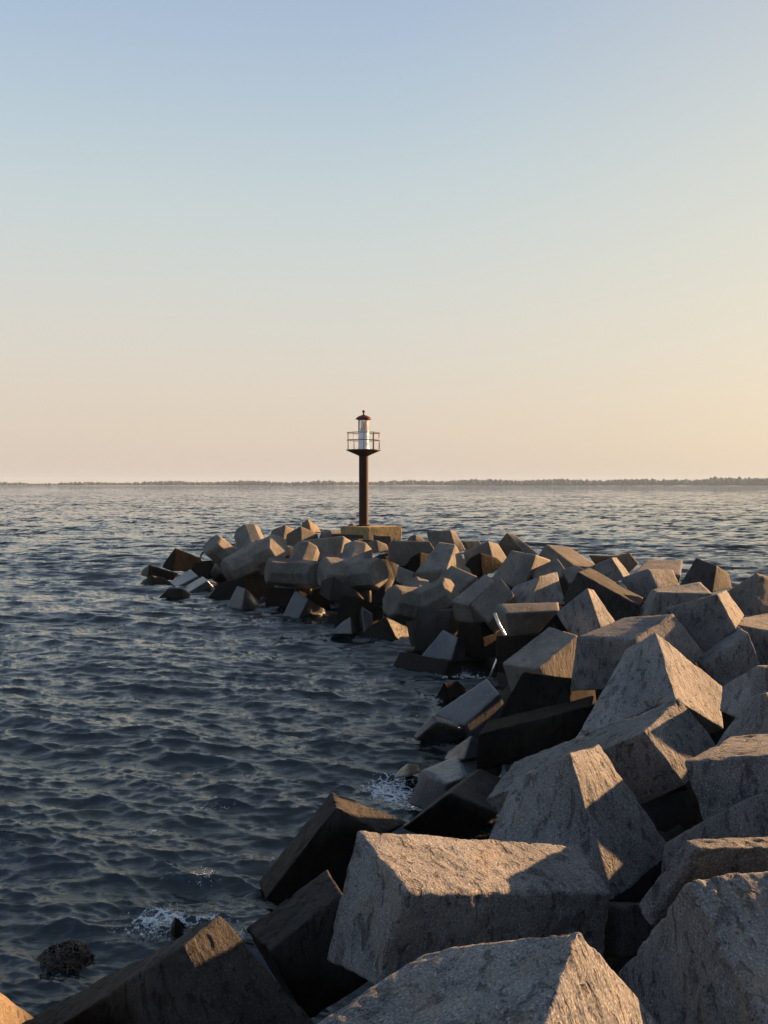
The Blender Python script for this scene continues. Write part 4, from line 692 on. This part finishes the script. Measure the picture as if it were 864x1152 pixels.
# weed covered rock in the water
def weed_rock():
    import bmesh
    c = at(72, 1090, 8.25); c.z = -.02
    bm = bmesh.new(); bmesh.ops.create_icosphere(bm, subdivisions=5, radius=1)
    V = np.array([v.co[:] for v in bm.verts]); Fc = np.array([[v.index for v in f.verts] for f in bm.faces]); bm.free()
    W_ = V*np.array([.21, .22, .15]); W_ = W_*(1+.45*fbm(V*2.2, 4, 3)[:, None]); W_ += V*.02*fbm(V*11, 3, 8)[:, None]
    e = empty('weed_covered_rock', c); tag(e, 'small round rock covered with brown seaweed alone in the water at the lower left', 'rock')
    link('stone', mesh_from('stone', W_, Fc, [M['algae_shade']]), parent=e)
    rng = np.random.default_rng(2); VV = []; FF = []; k = 0
    for i in range(1300):
        d = rng.standard_normal(3); d[2] = abs(d[2])*.8+.05; d /= np.linalg.norm(d)
        p = d*np.array([.21, .22, .15])*(1+.45*fbm((d*2.2)[None], 4, 3)[0])
        t1 = np.cross(d, rng.standard_normal(3)); t1 /= np.linalg.norm(t1); t2 = np.cross(d, t1)
        ln = rng.uniform(.06, .15); wd = rng.uniform(.004, .010); prev = None
        for s in range(5):
            f = s/4; q = p+t1*ln*f+d*(.022*math.sin(f*3)*rng.uniform(.6, 1.3))+np.array([0, 0, -.06*f*f]); w_ = wd*(1-.6*f)
            VV += [q-t2*w_, q+t2*w_, q+d*.004]
            if s: FF += [(k-3, k-2, k+1, k), (k-2, k-1, k+2, k+1), (k-1, k-3, k, k+2)]
            k += 3
    t = NT('brown_weed'); tc = t.new('ShaderNodeTexCoord'); t.set(t.b.inputs['Base Color'], t.mix(t.ramp(t.noise(tc.outputs['Object'], 25, 3), .4, .65), C4(.006, .005, .003), C4(.045, .026, .011)))
    t.b.inputs['Roughness'].default_value = .35
    o = link('seaweed', mesh_from('seaweed', np.array(VV), FF, [t.m]), parent=e); o['kind'] = 'stuff'
weed_rock()

# small dark rock tip with the splash against it
add_block('rock', [at(196, 1066, 8.55), at(197, 1031, 8.6), at(216, 1056, 8.75), at(207, 1038, 8.75), at(186, 1056, 8.75), at(194, 1036, 8.8), at(205, 1056, 8.9), at(200, 1038, 8.85)], .02, 'dark', 'tiny dark rock tip with white water splashing against it above the sunlit block', 'rock', 77, npx=30)
def splash(c, sc_, seed, label, n=380, sheets=10):
    import bmesh
    rng = np.random.default_rng(seed); VV = []; FF = []; k = 0
    bm = bmesh.new(); bmesh.ops.create_icosphere(bm, subdivisions=1, radius=1); bv = np.array([v.co[:] for v in bm.verts]); bf = [[v.index for v in f.verts] for f in bm.faces]; bm.free()
    for i in range(n):
        a = rng.uniform(0, 6.28); rr = abs(rng.normal(0, .17))*sc_; h = abs(rng.normal(0, .07))*sc_
        p = np.array(c)+np.array([rr*math.cos(a)*1.5, rr*math.sin(a), h+.01]); s = rng.uniform(.0015, .005)*(1.6 if h < .04 else 1)
        VV += list(bv*s*np.array([1, 1, rng.uniform(1, 1.8)])+p); FF += [[q+k for q in f] for f in bf]; k += len(bv)
    # clots of white water round the foot of the splash
    for i in range(n//3):
        a = rng.uniform(0, 6.28); rr = abs(rng.normal(0, .11))*sc_
        p = np.array(c)+np.array([rr*math.cos(a)*1.6, rr*math.sin(a), abs(rng.normal(0, .025))*sc_]); s = rng.uniform(.004, .014)*sc_
        b = bv*(1+.45*rng.uniform(-1, 1, (len(bv), 1)))*s*np.array([rng.uniform(.8, 2.2), rng.uniform(.6, 1.4), rng.uniform(.4, 1.5)])
        VV += list(b+p); FF += [[q+k for q in f] for f in bf]; k += len(bv)
    for i in range(sheets):
        a0 = rng.uniform(0, 6.28); rr = rng.uniform(.03, .16)*sc_; h = rng.uniform(.05, .26)*sc_; lean = rng.uniform(-.1, .1, 2)*sc_
        pts = []; m = 9
        for s in range(m):
            f = s/(m-1); pts.append(Vector((c[0]+rr*math.cos(a0)*(1+.6*f)+lean[0]*f+rng.normal(0, .004), c[1]+rr*math.sin(a0)*(1+.6*f)+lean[1]*f, c[2]-.02+h*math.sin(f*2.0))))
        v, f_ = tube(pts, [max(.001, .005*(1-s/(m-1))*rng.uniform(.4, 1.3)) for s in range(m)], 5)
        VV += [np.array(q) for q in v]; FF += [[q+k for q in ff] for ff in f_]; k += len(v)
    t = NT('white_water'); t.b.inputs['Base Color'].default_value = C4(.75, .8, .82); t.b.inputs['Roughness'].default_value = .25
    t.b.inputs['Transmission Weight'].default_value = .45; t.b.inputs['IOR'].default_value = 1.33
    VV = np.array(VV); base = np.array([c[0], c[1], 0.0])
    tag(link('splash', mesh_from('splash', VV-base, FF, [t.m]), loc=base), label, 'splash', kind='stuff')
splash((-2.27, 8.80, .02), .95, 1, 'white splash of water thrown up at the tiny dark rock tip')
splash((-2.02, 9.95, .02), .5, 2, 'small splash of white water right of the tiny dark rock tip', 150, 5)
splash((.05, 12.9, .02), .8, 3, 'churned white water by the pale sunlit rock tip', 200, 2)
splash((1.9, 20.6, .02), 1.0, 4, 'churned white water by the low black slab', 200, 2)

# ---------------------------------------------------------------- haze over the sea
def haze():
    x0, x1, y0, y1, z0, z1 = -3700, 3700, -3700, 3700, -4.0, 30.0
    V = [(x, y, z) for z in (z0, z1) for y in (y0, y1) for x in (x0, x1)]
    Fc = [(0, 2, 3, 1), (4, 5, 7, 6), (0, 1, 5, 4), (2, 6, 7, 3), (0, 4, 6, 2), (1, 3, 7, 5)]
    t = NT('haze_air'); t.n.remove(t.b); v = t.new('ShaderNodeVolumePrincipled'); v.inputs['Density'].default_value = 0.00011
    v.inputs['Color'].default_value = C4(.52, .70, .95); v.inputs['Anisotropy'].default_value = 0.0
    t.t.links.new(v.outputs[0], t.o.inputs['Volume'])
    o = link('haze', mesh_from('haze', V, Fc, [t.m], smooth=False)); tag(o, 'thin haze over the sea', 'haze', kind='stuff')
haze()
